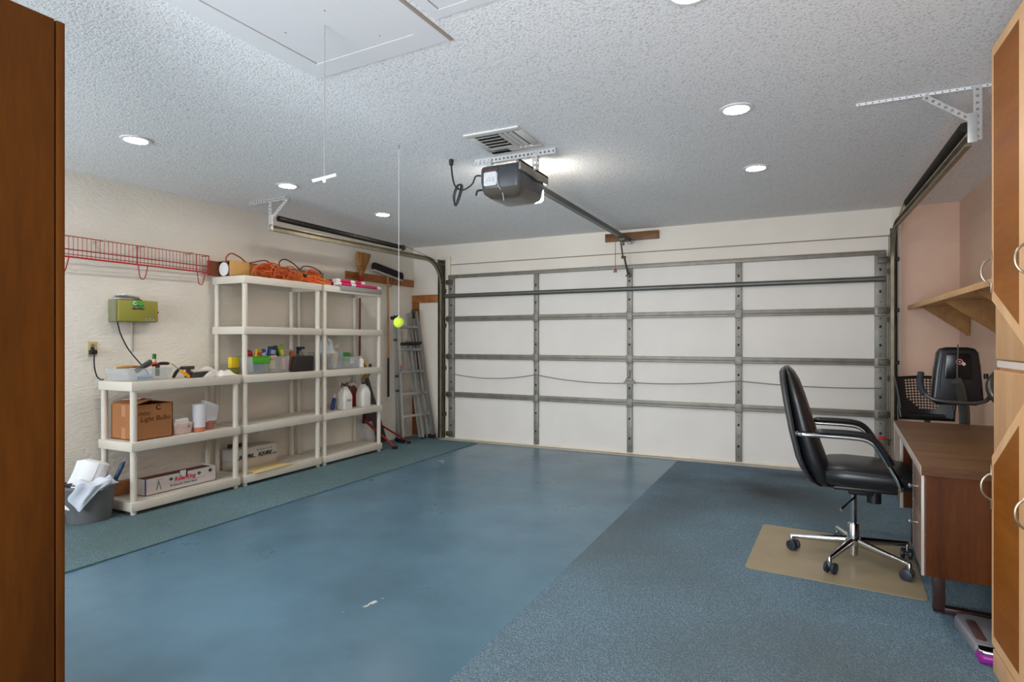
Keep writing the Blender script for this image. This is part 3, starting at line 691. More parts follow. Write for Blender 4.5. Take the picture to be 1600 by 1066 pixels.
t = thing('wall_outlet', 'beige wall outlet plate to the left of the short shelf unit', 'outlet', (-4.838, 2.61, 1.15))
OB = mat('outlet_beige', (196, 176, 132), .5)
build('cover_plate', MB().box(-4.845, -4.832, 2.575, 2.645, 1.155, 1.27, .004), OB, t, True)
for z in (1.188, 1.238): build('socket', MB().prism(rrect(2.595, 2.625, z - .014, z + .014, .011, 4), 'X', -4.833, -4.829), mat('socket_brown', (150, 124, 84), .5), t, True)
t = thing('power_plug', 'black plug with cord running from the wall outlet onto the shelf', 'plug', (-4.82, 2.595, 1.19))
build('plug_body', MB().box(-4.829, -4.785, 2.578, 2.622, 1.172, 1.208, .008).tube([(-4.80, 2.60, 1.208), (-4.80, 2.585, 1.225)], .012, 8), BLACKP, t, True)
build('cord', MB().tube(smooth_path([(-4.79, 2.60, 1.178), (-4.78, 2.592, 1.12), (-4.77, 2.592, 1.06), (-4.755, 2.60, 1.005), (-4.735, 2.612, .985), (-4.722, 2.63, .983)], 6), .005, 6), BCORD, t, True)

# ------------------------------------------------------------------ things on the short unit, top shelf
Z = .976
def bin_(y0, y1, x0, x1, z0, z1, label, group='clear bins', lidcol=None, rim=None, name='plastic_bin'):
    """open-top tapered clear bin with a rolled rim"""
    t = thing(name, label, 'bin', ((x0 + x1) / 2, (y0 + y1) / 2, z0), 0, group)
    cx, cy = (x0 + x1) / 2, (y0 + y1) / 2; hx, hy = (x1 - x0) / 2, (y1 - y0) / 2
    lv = [(.88, z0), (.90, z0 + .004), (1.0, z1), (.975, z1), (.87, z0 + .006)]
    mb = MB(); vs = []; n = 0
    for s_, z in lv:
        rr = rrect(cx - hx * s_, cx + hx * s_, cy - hy * s_, cy + hy * s_, .018, 3); n = len(rr); vs += [(x, y, z) for x, y in rr]
    fs = [(i * n + k, i * n + (k + 1) % n, (i + 1) * n + (k + 1) % n, (i + 1) * n + k) for i in range(len(lv) - 1) for k in range(n)]
    fs += [tuple(range(n))[::-1], tuple((len(lv) - 1) * n + k for k in range(n))]
    build('tub', mb.add(vs, fs, 0, True), CLEAR, t, True)
    rr = [(x, y, z1) for x, y in rrect(x0, x1, y0, y1, .02, 3)]
    build('rim', MB().tube(rr, .004, 6, True), rim or CLEAR, t, True)
    return t
b1 = bin_(2.545, 2.895, -4.70, -4.40, Z, 1.066, 'shallow clear bin of hand tools on the short unit top', None)
# keep it on the shelf: move 6 cm along
b1.location.y += .065
b1c = MB()
solo('blue_bottle', MB().tube([(-4.45, 2.70, 1.003), (-4.45, 2.80, 1.003)], [.018, .018], 14).tube([(-4.45, 2.80, 1.003), (-4.45, 2.825, 1.003)], [.012, .010], 12), mat('pale_blue_plastic', (150, 184, 220), .4), 'pale blue bottle lying inside the bin of hand tools', 'bottle')
t = thing('utility_knife', 'grey and black folding tool sticking up out of the tool bin', 'tool', (-4.50, 2.76, 1.0))
mx = Matrix.Translation((-4.47, 2.77, 1.087)) @ Matrix.Rotation(R(32), 4, 'X')
build('handle', MB().box(-.014, .014, -.07, .07, -.014, .014, .008, mx=mx), mat('slate', (66, 78, 78), .5), t, True)
build('back_spine', MB().box(-.015, .015, -.07, .06, -.018, -.012, .003, mx=mx), BLACKP, t, True)
t = thing('brush', 'tan wooden handled brush resting across the left end of the tool bin', 'brush', (-4.58, 2.68, 1.07))
build('handle', MB().tube([(-4.56, 2.62, 1.078), (-4.56, 2.70, 1.081), (-4.56, 2.78, 1.077)], [.010, .013, .009], 10, flat=1.4), CARDT, t, True)
build('bristles', MB().box(-4.575, -4.545, 2.70, 2.80, 1.069, 1.085, .003), mat('amber_bristle', (158, 98, 34), .8), t, True)
t = thing('orange_pliers', 'orange handled pliers heaped in the middle of the tool bin', 'pliers', (-4.52, 2.85, 1.0))
for s_ in (-1, 1):
    build('handle', MB().tube(smooth_path([(-4.52 + .02 * s_, 2.79, 1.068), (-4.515 + .035 * s_, 2.83, 1.093), (-4.515 + .03 * s_, 2.875, 1.105), (-4.52 + .012 * s_, 2.90, 1.088)], 5), .010, 8), mat('grip_orange', (234, 92, 44), .45), t, True)
build('jaws', MB().box(-4.53, -4.51, 2.895, 2.925, 1.0, 1.09, .005), STEEL_D, t, True)
t = thing('black_grip_plier', 'black gripped plier with yellow tip lying over the tool bin right end', 'pliers', (-4.5, 2.94, 1.06))
build('grip', MB().tube(smooth_path([(-4.50, 2.86, 1.083), (-4.50, 2.92, 1.098), (-4.50, 2.985, 1.096)], 5), [.009] * 5 + [.013] * 5 + [.011], 10, flat=1.3), mat('grip_black', (44, 36, 36), .5), t, True)
build('tip', MB().sphere((-4.50, 2.992, 1.096), .012, 12, 8), YELLOW, t, True)
t = thing('glue_bottle', 'small clear bottle with green cap behind the tool bin', 'bottle', (-4.66, 2.975, Z))
build('body', MB().lathe([(.017, Z), (.019, Z + .01), (.019, Z + .13), (.011, Z + .155)], -4.66, 2.975, 16), mat('pale_green_clear', (196, 204, 160), .25, alpha=.65), t, True)
build('cap', MB().lathe([(.014, Z + .155), (.014, Z + .19), (.011, Z + .195)], -4.66, 2.975, 14), mat('dark_green', (26, 96, 46), .45), t, True)
t = thing('screwdriver', 'orange handled screwdriver leaning on the tool bin', 'screwdriver', (-4.37, 3.02, Z))
a, b = Vector((-4.385, 2.935, 1.10)), Vector((-4.36, 3.065, .989)); d = (b - a)
build('shaft', MB().cyl(a, a + d * .52, .0035, 8), CHROME, t, True)
build('handle', MB().tube([a + d * .48, a + d * .55, a + d * .75, a + d], [.008, .012, .0135, .011], 10), mat('amber_handle', (232, 150, 30), .35), t, True)
t = thing('locking_pliers', 'black pliers standing open beside the orange screwdriver', 'pliers', (-4.44, 3.04, Z))
build('handle', MB().tube(smooth_path([(-4.44, 2.985, .983), (-4.44, 3.0, 1.02), (-4.44, 3.035, 1.052), (-4.44, 3.08, 1.062)], 5), .009, 8), BLACKP, t, True)
build('handle', MB().tube(smooth_path([(-4.46, 3.005, .985), (-4.46, 3.035, 1.03), (-4.46, 3.06, 1.055)], 5), .008, 8), BLACKP, t, True)
build('jaw', MB().box(-4.465, -4.425, 3.06, 3.16, 1.044, 1.072, .006), mat('tool_brown', (66, 58, 50), .5), t, True)
build('jaw', MB().box(-4.455, -4.43, 3.10, 3.13, .978, 1.05, .004), mat('tool_brown', (66, 58, 50), .5), t, True)
t = thing('grey_tray', 'dark grey tilted tray with pale rim between pliers and white rags', 'tray', (-4.44, 3.2, Z))
build('tray_body', MB().prism([(3.13, Z + .001), (3.225, Z + .001), (3.29, Z + .046), (3.155, Z + .046)], 'X', -4.52, -4.42, .004), mat('slate_dark', (62, 60, 56), .6), t, True)
build('tray_rim', MB().prism([(3.148, Z + .044), (3.31, Z + .047), (3.31, Z + .056), (3.148, Z + .055)], 'X', -4.525, -4.415, .003), GREYW, t, True)
solo('paper_flap', MB().prism([(3.22, Z + .001), (3.315, Z + .001), (3.325, Z + .06), (3.285, Z + .05)], 'X', -4.405, -4.395, .002), PAPER, 'folded white paper leaning in front of the grey tray', 'paper')
def rag(name, x0, x1, y0, y1, z, h, label, seed, m=CLOTH, group=None):
    rnd = random.Random(seed); ph = [rnd.uniform(0, 6.28) for _ in range(8)]
    def hgt(u, v):
        e = min(1, 4.2 * u * (1 - u) + .12) * min(1, 4.2 * v * (1 - v) + .12)
        w = .5 + .28 * math.sin(7 * u + ph[0] + 2 * v) + .22 * math.sin(11 * v + ph[1] + 3 * u) + .18 * math.sin(17 * u + ph[2]) * math.sin(13 * v + ph[3])
        return .004 + h * e * max(.25, .55 + .45 * w)
    mb = MB(); nu, nv = 26, 26
    def P(u, v, top):
        wob = .06 * math.sin(9 * v + ph[4]); wob2 = .06 * math.sin(8 * u + ph[5])
        x = x0 + (x1 - x0) * min(1, max(0, u + wob * (1 - 2 * abs(u - .5)) * .5)); y = y0 + (y1 - y0) * (v + wob2 * .5)
        return (x, y, z + (hgt(u, v) if top else .001))
    mb.quadgrid(lambda u, v: P(u, v, True), nu, nv); n1 = len(mb.v)
    mb.quadgrid(lambda u, v: P(u, v, False), nu, nv)
    W_ = nu + 1; per = [i for i in range(W_)] + [j * W_ + nu for j in range(1, nv + 1)] + [nv * W_ + i for i in range(nu - 1, -1, -1)] + [j * W_ for j in range(nv - 1, 0, -1)]
    for a, b in zip(per, per[1:] + per[:1]): mb.f.append([a, b, n1 + b, n1 + a]); mb.mi.append(0); mb.sm.append(True)
    o = solo(name, mb, m, label, 'rag', None, group); return o
rag('cotton_rag', -4.54, -4.345, 3.335, 3.51, Z, .05, 'crumpled white rag at the right end of the short unit top', 3)
rag('cotton_rag', -4.70, -4.55, 3.26, 3.50, Z, .075, 'smaller white rag bunched behind the front rag', 8)

# ------------------------------------------------------------------ short unit, middle shelf
Z = LEV[1]
t = thing('cardboard_box', 'brown cardboard box hand-lettered Light Bulbs on the short unit', 'box', (-4.53, 2.83, Z))
x0, x1, y0, y1, z1 = -4.69, -4.385, 2.665, 2.945, Z + .262
build('box_walls', MB().box(x0, x1, y0, y0 + .006, Z, z1).box(x0, x1, y1 - .006, y1, Z, z1).box(x0, x0 + .006, y0, y1, Z, z1).box(x1 - .006, x1, y0, y1, Z, z1).box(x0, x1, y0, y1, Z, Z + .006), CARD, t, True)
for nm, p in (('flap', [(y0, z1), (y0 + .005, z1 + .003), (y0 + .12, z1 + .035), (y0 + .118, z1 + .04), (y0 - .002, z1 + .006)]), ('flap', [(y1, z1), (y1 + .002, z1 + .004), (y1 - .11, z1 + .022), (y1 - .112, z1 + .018)])):
    build(nm, MB().prism(p, 'X', x0, x1), CARD, t, True)
build('tape', MB().box((x0 + x1) / 2 - .025, (x0 + x1) / 2 + .025, y0 - .0012, y0, z1 - .09, z1 - .005).box((x0 + x1) / 2 - .025, (x0 + x1) / 2 + .025, y0 - .0012, y0, Z + .005, Z + .09), mat('kraft_tape', (188, 128, 96), .4), t, True)
MK = mat('marker_ink', (70, 36, 16), .8)
text('box_text', 'misc', .052, (x1 + .0008, 2.725, .735), FX, MK, t, shear=.1)
text('box_text', 'Light Bulbs', .052, (x1 + .0008, 2.81, .69), FX, MK, t, shear=.1)
text('box_print', 'C', .055, (x1 + .0008, 2.83, .77), FX, MK, t, bold=.002)
solo('flyer', MB().box(-4.60, -4.45, 2.70, 2.83, 0, .003, mx=Matrix.Translation((0, 0, .845)) @ Matrix.Translation((-4.5, 2.76, 0)) @ Matrix.Rotation(R(8), 4, 'X') @ Matrix.Rotation(R(20), 4, 'Z') @ Matrix.Translation((4.5, -2.76, 0))), mat('pinkish_paper', (206, 172, 168), .8), 'pinkish paper flyer lying on top of the cardboard box', 'paper')
t = thing('tissue_pack', 'small printed pack of white napkins beside the cardboard box', 'napkins', (-4.45, 3.04, Z))
build('sleeve', MB().prism([(2.975, Z + .001), (3.108, Z + .001), (3.125, Z + .085), (2.965, Z + .085)], 'X', -4.53, -4.40, .004), mat('pale_pink_print', (214, 190, 184), .6, var=(30, .15)), t, True)
build('napkins', MB().prism([(2.975, Z + .08), (3.108, Z + .08), (3.09, Z + .122), (2.985, Z + .117)], 'X', -4.52, -4.41, .008), PAPER, t, True)
text('pack_text', '10', .03, (-4.3985, 3.085, Z + .055), FX, mat('pack_ink', (160, 96, 88), .8), t)
def cup_stack(cx, cy, z, h, r0, r1, label, tilt=None, name='paper_cup_sleeve'):
    t = thing(name, label, 'cups', (cx, cy, z), 0, 'paper cup sleeves')
    mx = tilt or Matrix.Identity(4)
    build('wrap', MB().lathe([(r0, h * .16), (r1, h), (r1 - .003, h), (r0 - .003, h * .17)], 0, 0, 24, mx=mx), mat('cup_white', (222, 222, 226), .6), t)
    build('bottom_cup', MB().lathe([(r0 * .97, 0.001), (r0 + .001, h * .165)], 0, 0, 24, mx=mx), mat('cup_orange', (208, 128, 98), .6), t)
    return t
cup_stack(-4.41, 3.185, Z, .222, .046, .051, 'upright white sleeve of paper cups with orange bottom')
t = thing('torn_cup_sleeve', 'second shorter white cup sleeve with torn open wrapper', 'cups', (-4.47, 3.31, Z), 0)
build('wrap', MB().prism([(-.045, .06), (.04, .06), (.062, .07), (.085, .185), (.07, .20), (-.045, .245)], 'X', -.032, .034, .012, 3), mat('cup_white', (222, 222, 226), .6), t)
build('bottom_cup', MB().lathe([(.040, .001), (.044, .07)], 0, 0, 22), mat('cup_orange_dull', (178, 112, 100), .6), t)

# ------------------------------------------------------------------ short unit, bottom shelf
Z = LEV[0]
t = thing('bag_carton', 'long white carton printed Ruler King on the bottom shelf', 'carton', (-4.5, 3.05, Z))
x0, x1, y0, y1, z1 = -4.60, -4.435, 2.76, 3.36, Z + .123
build('carton_walls', MB().box(x0, x1, y0, y0 + .004, Z, z1).box(x0, x1, y1 - .004, y1, Z, z1).box(x0, x0 + .004, y0, y1, Z, z1 + .012).box(x1 - .004, x1, y0, 3.035, Z, z1).box(x1 - .004, x1, 3.105, y1, Z, z1).box(x1 - .004, x1, 3.035, 3.105, Z, z1 - .035).box(x0, x1, y0, y1, Z, Z + .004), mat('carton_white', (218, 206, 202), .7), t, True)
build('tuck_tab', MB().box(x1 - .010, x1 - .005, 3.045, 3.095, z1 - .04, z1 + .014, .001), PAPER, t, True)
build('carton_inside', MB().box(x0 + .006, x1 - .012, y0 + .006, y1 - .006, z1 - .02, z1 - .012), mat('carton_brown', (104, 62, 44), .9), t, True)
build('corner_stripe', MB().box(x1 - .001, x1 + .0006, y0, y0 + .010, Z + .002, z1 - .001), mat('navy_stripe', (70, 66, 120), .7), t, True)
text('carton_title', 'RulerKing', .045, (x1 + .0006, 3.08, Z + .079), FX, INKR, t, shear=.25, bold=.0014)
text('carton_text', '60 GALLON TRASH BAGS', .0205, (x1 + .0006, 3.07, Z + .036), FX, INKG, t, bold=.0006)
mb = MB()
for y, z in ((2.965, .088), (3.205, .088)):
    mb.prism([(y + .016 * math.cos(R(a)), Z + z + .013 * math.sin(R(a))) for a in range(0, 360, 24)], 'X', x1 - .001, x1 + .0006)
build('carton_dots', mb, INKG, t, True)
mb = MB()
for k in range(8):
    a = R(k * 45); c, s_ = math.cos(a), math.sin(a)
    mb.prism([(3.305 + .027 * c, Z + .093 + .024 * s_), (3.305 + .007 * math.cos(a + .8), Z + .093 + .007 * math.sin(a + .8)), (3.305, Z + .093), (3.305 + .007 * math.cos(a - .8), Z + .093 + .007 * math.sin(a - .8))], 'X', x1 - .001, x1 + .0006)
build('carton_leaf', mb, INKG, t, True)
build('carton_figure', MB().prism([(2.862, Z + .10), (2.868, Z + .10), (2.888, Z + .025), (2.881, Z + .025), (2.866, Z + .078), (2.851, Z + .025), (2.844, Z + .025)], 'X', x1 - .001, x1 + .0006).box(x1 - .001, x1 + .0006, 2.845, 2.895, Z + .104, Z + .107).box(x1 - .001, x1 + .0006, 2.945, 3.26, Z + .0535, Z + .056), mat('print_grey_green', (104, 136, 118), .8), t, True)
solo('flat_carton', MB().box(-4.70, -4.64, 2.66, 2.86, Z, Z + .10, .003), CARD, 'brown flattened carton lying behind the Ruler King carton', 'carton')

# ------------------------------------------------------------------ middle unit, bottom shelf
t = thing('file_box', 'grey-white carton lettered in black, topmost of the stack on the bottom shelf', 'carton', (-4.66, 3.9, Z + .085))
x0, x1, y0, y1 = -4.735, -4.565, 3.625, 4.12
build('carton_body', MB().box(x0, x1, y0, y1, Z + .085, Z + .182, .003), GREYW, t, True)
build('lid', MB().box(x0 - .004, x1 + .004, y0 - .004, y1 + .004, Z + .172, Z + .188, .003), GREYW, t, True)
build('stripe', MB().box(x1 - .001, x1 + .0006, y0 + .005, 3.70, Z + .092, Z + .100).box(x1 - .001, x1 + .0006, 4.07, y1 - .006, Z + .092, Z + .100).box(x1 - .001, x1 + .0006, 3.83, 3.87, Z + .092, Z + .100), INK, t, True)
text('carton_text', 'SQUIRE', .046, (x1 + .0008, 3.765, Z + .109), FX, INK, t, shear=.3, bold=.0022)
text('carton_text', 'SQUIRE', .046, (x1 + .0008, 3.975, Z + .109), FX, INK, t, shear=.3, bold=.0022)
text('carton_print', 'SIZE  50 x 60   QTY  100', .017, (x1 + .0008, 3.97, Z + .152), FX, INK, t)
solo('file_box', MB().box(x0, x1 + .003, y0 + .002, y1 - .004, Z, Z + .083, .004), mat('tan_white_card', (192, 180, 162), .8, var=(6, .07)), 'plain pale carton under the carton lettered in black', 'carton')
solo('cardboard_sheet', MB().box(-4.54, -4.322, 3.66, 4.10, Z + .002, Z + .008, .001, mx=Matrix.Translation((-4.43, 3.9, Z)) @ Matrix.Rotation(R(2), 4, 'Z') @ Matrix.Translation((4.43, -3.9, -Z))), CREAM, 'flat cream cardboard sheet in front of the stacked cartons', 'cardboard')
solo('brown_roll', MB().tube([(-4.69, 3.68, Z + .207), (-4.66, 3.86, Z + .207)], .018, 12), mat('brown_paper', (96, 60, 44), .8), 'brown paper roll lying on top of the lettered carton', 'roll')

# ------------------------------------------------------------------ middle unit, third shelf
Z = LEV[2]
t = thing('sponge_pack', 'yellow sponge pack standing left of the green-edged bin', 'sponges', (-4.56, 3.64, Z))
build('pack', MB().box(-4.60, -4.55, 3.60, 3.685, Z + .055, Z + .155, .01), YELLOW, t, True)
build('pack_base', MB().box(-4.605, -4.545, 3.595, 3.69, Z + .001, Z + .054, .008), mat('dull_olive', (128, 132, 60), .6), t, True)
bA = bin_(3.70, 3.90, -4.62, -4.40, Z, Z + .155, 'clear bin with bright green edge band on the middle unit', 'shelf bins', rim=GREEN)
build('front_band', MB().box(-4.408, -4.398, 3.705, 3.895, Z + .09, Z + .15, .004), GREEN, bA, True)
bB = bin_(3.91, 4.14, -4.62, -4.40, Z, Z + .152, 'clear bin of packets between green-edged bin and black case', 'shelf bins')
def packet(name, c, s, col, label, cat, rx=0, ry=0, rz=0, bev=.012, g=None, accent=None):
    mx = Matrix.Translation(c) @ Euler((R(rx), R(ry), R(rz))).to_matrix().to_4x4()
    if accent:
        t = thing(name, label, cat, (c[0], c[1], c[2] - s[2]), 0, g)
        build('packet_body', MB().box(-s[0], s[0], -s[1], s[1], -s[2], s[2], bev, 3, mx=mx), mat('pk_%d_%d_%d' % col, col, .4), t, True)
        build('packet_label', MB().box(s[0] - .004, s[0] + .0015, -s[1] * .7, s[1] * .7, -s[2] * .45, s[2] * .4, .002, mx=mx), mat('pk_%d_%d_%d' % accent, accent, .5), t, True)
        return t
    return solo(name, MB().box(-s[0], s[0], -s[1], s[1], -s[2], s[2], bev, 3, mx=mx), mat('pk_%d_%d_%d' % col, col, .4), label, cat, None, g)
packet('seed_packet', (-4.50, 3.74, Z + .175), (.02, .036, .03), (176, 34, 58), 'crimson packet poking out of the green-edged bin', 'packet', 20, 10)
packet('aerosol_can', (-4.55, 3.775, Z + .195), (.018, .03, .022), (30, 26, 28), 'black topped can behind the crimson packet in the bin', 'can', -15)
packet('seed_packet', (-4.48, 3.825, Z + .18), (.018, .032, .045), (206, 168, 40), 'gold packet with red corner in the green-edged bin', 'packet', -12, 0, 0, .012, None, (196, 92, 40))
packet('seed_packet', (-4.50, 3.895, Z + .17), (.02, .034, .05), (40, 92, 168), 'blue and white packet between the two clear bins', 'packet', 18, 0, 0, .01, None, (214, 220, 226))
packet('seed_packet', (-4.47, 3.975, Z + .195), (.02, .04, .05), (30, 48, 104), 'navy packet with a pale top standing in the bin', 'packet', -8, 0, 0, .01, None, (170, 190, 214))
packet('seed_packet', (-4.53, 4.05, Z + .19), (.016, .05, .06), (52, 84, 40), 'dark green packet standing behind the lime packet', 'packet', 12)
packet('seed_packet', (-4.465, 4.085, Z + .19), (.012, .03, .07), (150, 180, 44), 'lime packet with a pale foot leaning right in the bin', 'packet', 20, 0, 0, .006, None, (232, 214, 120))
packet('orange_box', (-4.43, 3.96, Z + .148), (.012, .04, .016), (226, 146, 88), 'small orange box at the front of the packet bin', 'box')
packet('bin_bottle', (-4.46, 3.79, Z + .055), (.03, .012, .045), (66, 100, 140), 'blue bottle seen through the green-edged bin', 'bottle')
packet('bin_packet', (-4.46, 3.848, Z + .052), (.02, .026, .04), (120, 156, 96), 'pale green packet seen through the green-edged bin', 'packet')
packet('bin_packet', (-4.46, 3.965, Z + .08), (.02, .03, .045), (232, 196, 128), 'cream packet seen through the packet bin', 'packet')
packet('bin_packet', (-4.46, 4.095, Z + .08), (.02, .025, .06), (222, 158, 124), 'salmon packet seen through the packet bin right side', 'packet')
t = thing('tool_case', 'black woven case leaning on the shelf right of the bins', 'case', (-4.39, 4.30, Z))
build('case_body', MB().prism([(4.150, Z + .001), (4.408, Z + .001), (4.413, Z + .135), (4.405, Z + .15), (4.185, Z + .15), (4.17, Z + .143)], 'X', -4.43, -4.372, .012, 3), mat('black_weave', (44, 38, 34), .75, var=(60, .35), bump=(120, .4, .003)), t, True)
build('case_seam', MB().tube([(-4.4005, 4.185, Z + .151), (-4.4005, 4.405, Z + .151)], .003, 6), BLACKP, t, True)
t = thing('orange_jar', 'orange jar standing behind the black case', 'jar', (-4.55, 4.27, Z))
build('jar_body', MB().lathe([(.026, Z + .001), (.028, Z + .01), (.028, Z + .185), (.022, Z + .2)], -4.55, 4.295, 18), mat('jar_orange', (206, 124, 74), .4, var=(30, .2)), t, True)
build('jar_cap', MB().lathe([(.020, Z + .2), (.020, Z + .218)], -4.55, 4.295, 16), mat('cap_tan', (206, 178, 150), .5), t, True)
t = thing('spray_bottle', 'clear spray bottle with dark trigger behind the black case', 'bottle', (-4.55, 4.42, Z))
build('bottle_body', MB().lathe([(.035, Z + .001), (.038, Z + .012), (.038, Z + .16), (.014, Z + .2)], -4.55, 4.40, 18), mat('cloudy_plastic', (150, 152, 150), .3, alpha=.8), t, True)
build('trigger', MB().box(-4.565, -4.535, 4.36, 4.45, Z + .215, Z + .24, .005).box(-4.56, -4.54, 4.36, 4.375, Z + .17, Z + .22, .003).cyl((-4.55, 4.40, Z + .195), (-4.55, 4.40, Z + .22), .014), NAVY, t, True)
solo('small_carton', MB().box(-4.60, -4.56, 4.185, 4.245, Z + .001, Z + .20, .003), mat('pinky_white', (206, 190, 186), .7), 'narrow pale carton standing left of the orange jar', 'carton')

# ------------------------------------------------------------------ right unit, third shelf
bC = bin_(4.60, 4.86, -4.66, -4.385, Z, Z + .175, 'deep clear bin holding a plastic bag on the right unit', 'shelf bins')
bD = bin_(4.875, 5.12, -4.64, -4.385, Z, Z + .125, 'low clear bin with white label on the right unit', 'shelf bins')
build('white_label', MB().box(-4.398, -4.3945, 4.965, 5.035, Z + .055, Z + .115, .001), PAPER, bD, True)
rag('plastic_bag', -4.60, -4.42, 4.63, 4.80, Z + .165, .17, 'crumpled clear plastic bag bulging out of the deep bin', 12, mat('shiny_film', (222, 228, 232), .2, bump=(30, .6, .01)))
packet('dish_brush', (-4.435, 4.815, Z + .25), (.02, .035, .02), (190, 190, 182), 'pale brush head sticking out of the plastic bag', 'brush', 35, 0, 0, .008)
t = thing('orange_cap_jar', 'jar with pale orange lid at the right of the deep bin', 'jar', (-4.42, 4.83, Z))
build('jar_body', MB().lathe([(.03, Z + .008), (.032, Z + .10)], -4.46, 4.79, 18), mat('jar_clear', (200, 200, 196), .3), t, True)
build('lid', MB().lathe([(.034, Z + .10), (.036, Z + .105), (.036, Z + .168), (.030, Z + .175)], -4.46, 4.79, 20), mat('lid_orange', (240, 184, 104), .45), t, True)
packet('green_box', (-4.50, 4.955, Z + .125), (.05, .06, .05), (62, 148, 30), 'bright green box sitting in the low labelled bin', 'box', 0, 0, 0, .006)
packet('grey_packet', (-4.52, 5.06, Z + .12), (.03, .035, .045), (126, 138, 112), 'grey-green packet right of the bright green box', 'packet')
t = thing('white_bottle', 'small white bottle standing right of the low labelled bin', 'bottle', (-4.43, 5.17, Z))
build('bottle_body', MB().lathe([(.03, Z + .001), (.034, Z + .012), (.034, Z + .085), (.018, Z + .105)], -4.43, 5.175, 18), WHITEP, t, True)
build('cap', MB().lathe([(.016, Z + .105), (.016, Z + .125)], -4.43, 5.175, 14), mat('cap_tan', (206, 178, 150), .5), t, True)
t = thing('tape_measure_handle', 'yellow and black hand tool leaning at the right end of the shelf', 'tool', (-4.44, 5.28, Z))
mx = Matrix.Translation((-4.45, 5.25, Z + .058)) @ Matrix.Rotation(R(-52), 4, 'X')
build('grip', MB().box(-.012, .012, -.065, .065, -.016, .016, .008, mx=mx), mat('tool_yellow', (206, 160, 36), .5), t, True)
build('rubber_edge', MB().box(-.013, .013, -.05, .05, -.019, -.012, .004, mx=mx), BLACKP, t, True)
solo('small_dark_item', MB().lathe([(.018, Z + .001), (.018, Z + .03), (.012, Z + .036)], -4.43, 5.335, 14), mat('maroon_dark', (60, 26, 26), .5), 'small dark red pot at the far right of the shelf', 'item')  # unidentified small dark cap-like object
# ------------------------------------------------------------------ right unit, fourth shelf
Z = LEV[1]
def jug(cx, cy, s, label, lm=None, ltxt=None):
    t = thing('jug', label, 'jug', (cx, cy, Z), 0, 'bottles on the right unit')
    w, d = .068 * s, .06 * s
    lv = [(.92, .001), (1, .012), (1, .145 * s), (.93, .165 * s), (.40, .243 * s), (.26, .252 * s)]
    mb = MB(); vs = []; n = 0
    for f, z in lv:
        rr = rrect(-d * f, d * f, -w * f, w * f, .022 * f, 4); n = len(rr); vs += [(x, y, z) for x, y in rr]
    fs = [(i * n + k, i * n + (k + 1) % n, (i + 1) * n + (k + 1) % n, (i + 1) * n + k) for i in range(len(lv) - 1) for k in range(n)] + [tuple(range(n))[::-1], tuple((len(lv) - 1) * n + k for k in range(n))]
    build('jug_body', mb.add(vs, fs, 0, True), mat('jug_white', (228, 224, 216), .4), t)
    build('cap', MB().lathe([(.019, .25 * s), (.019, .275 * s), (.015, .28 * s)], 0, 0, 16), mat('cap_dark', (70, 50, 54), .5), t)
    return t
j = jug(-4.43, 4.915, .98, 'white jug with handwriting on its side, nearer the blue bottle')
text('jug_text', 'mix', .05, (-4.43 + .0595, 4.915, Z + .10), FX, mat('pen_blue', (60, 66, 110), .8), j, shear=.3)
build('spout_guard', MB().tube(smooth_path([(-.01, -.03, .235), (-.01, -.035, .28), (0, 0, .262), (.01, .035, .28), (.01, .03, .235)], 5), .006, 6), mat('cap_dark', (70, 50, 54), .5), j)
j = jug(-4.43, 5.215, 1.0, 'white jug with a loop handle, at the right on its shelf')
build('handle', MB().tube(smooth_path([(0, .05, .225), (0, .088, .20), (0, .108, .14), (0, .10, .07), (0, .07, .045)], 6), .008, 8), mat('jug_white', (228, 224, 216), .4), j)
build('cap_loop', MB().tube([(0, .018 * math.cos(R(a)), .295 + .02 * math.sin(R(a))) for a in range(0, 360, 30)], .004, 6, True), CHROME, j)
t = thing('cleaner_bottle', 'clear-topped brown bottle with red label between two white jugs', 'bottle', (-4.57, 5.17, Z), 0)
build('bottle_body', MB().prism([(-.075, .001), (.075, .001), (.08, .14), (.05, .215), (.0, .25), (-.05, .235), (-.078, .16)], 'X', -.05, .05, .018, 3), mat('rust_brown', (116, 62, 46), .4), t)
build('red_label', MB().box(.0495, .0515, -.06, .06, .02, .12, .001), mat('label_red', (170, 44, 40), .5), t)
build('neck_bag', MB().prism([(-.06, .20), (.06, .19), (.05, .25), (.0, .275), (-.04, .265)], 'X', -.045, .045, .012), mat('cloudy_white', (206, 202, 196), .35), t)
t = thing('blue_bottle', 'small dark blue bottle tilted at the left of the white jugs', 'bottle', (-4.46, 4.75, Z))
mx = Matrix.Translation((-4.46, 4.755, Z + .006)) @ Matrix.Rotation(R(-16), 4, 'X')
build('bottle_body', MB().lathe([(.018, .0), (.021, .008), (.021, .115), (.012, .13)], 0, 0, 16, mx=mx), mat('dark_blue', (28, 44, 104), .4), t, True)
build('cap', MB().lathe([(.012, .13), (.012, .165), (.006, .175)], 0, 0, 12, mx=mx), mat('clear_cap', (190, 190, 186), .3), t, True)

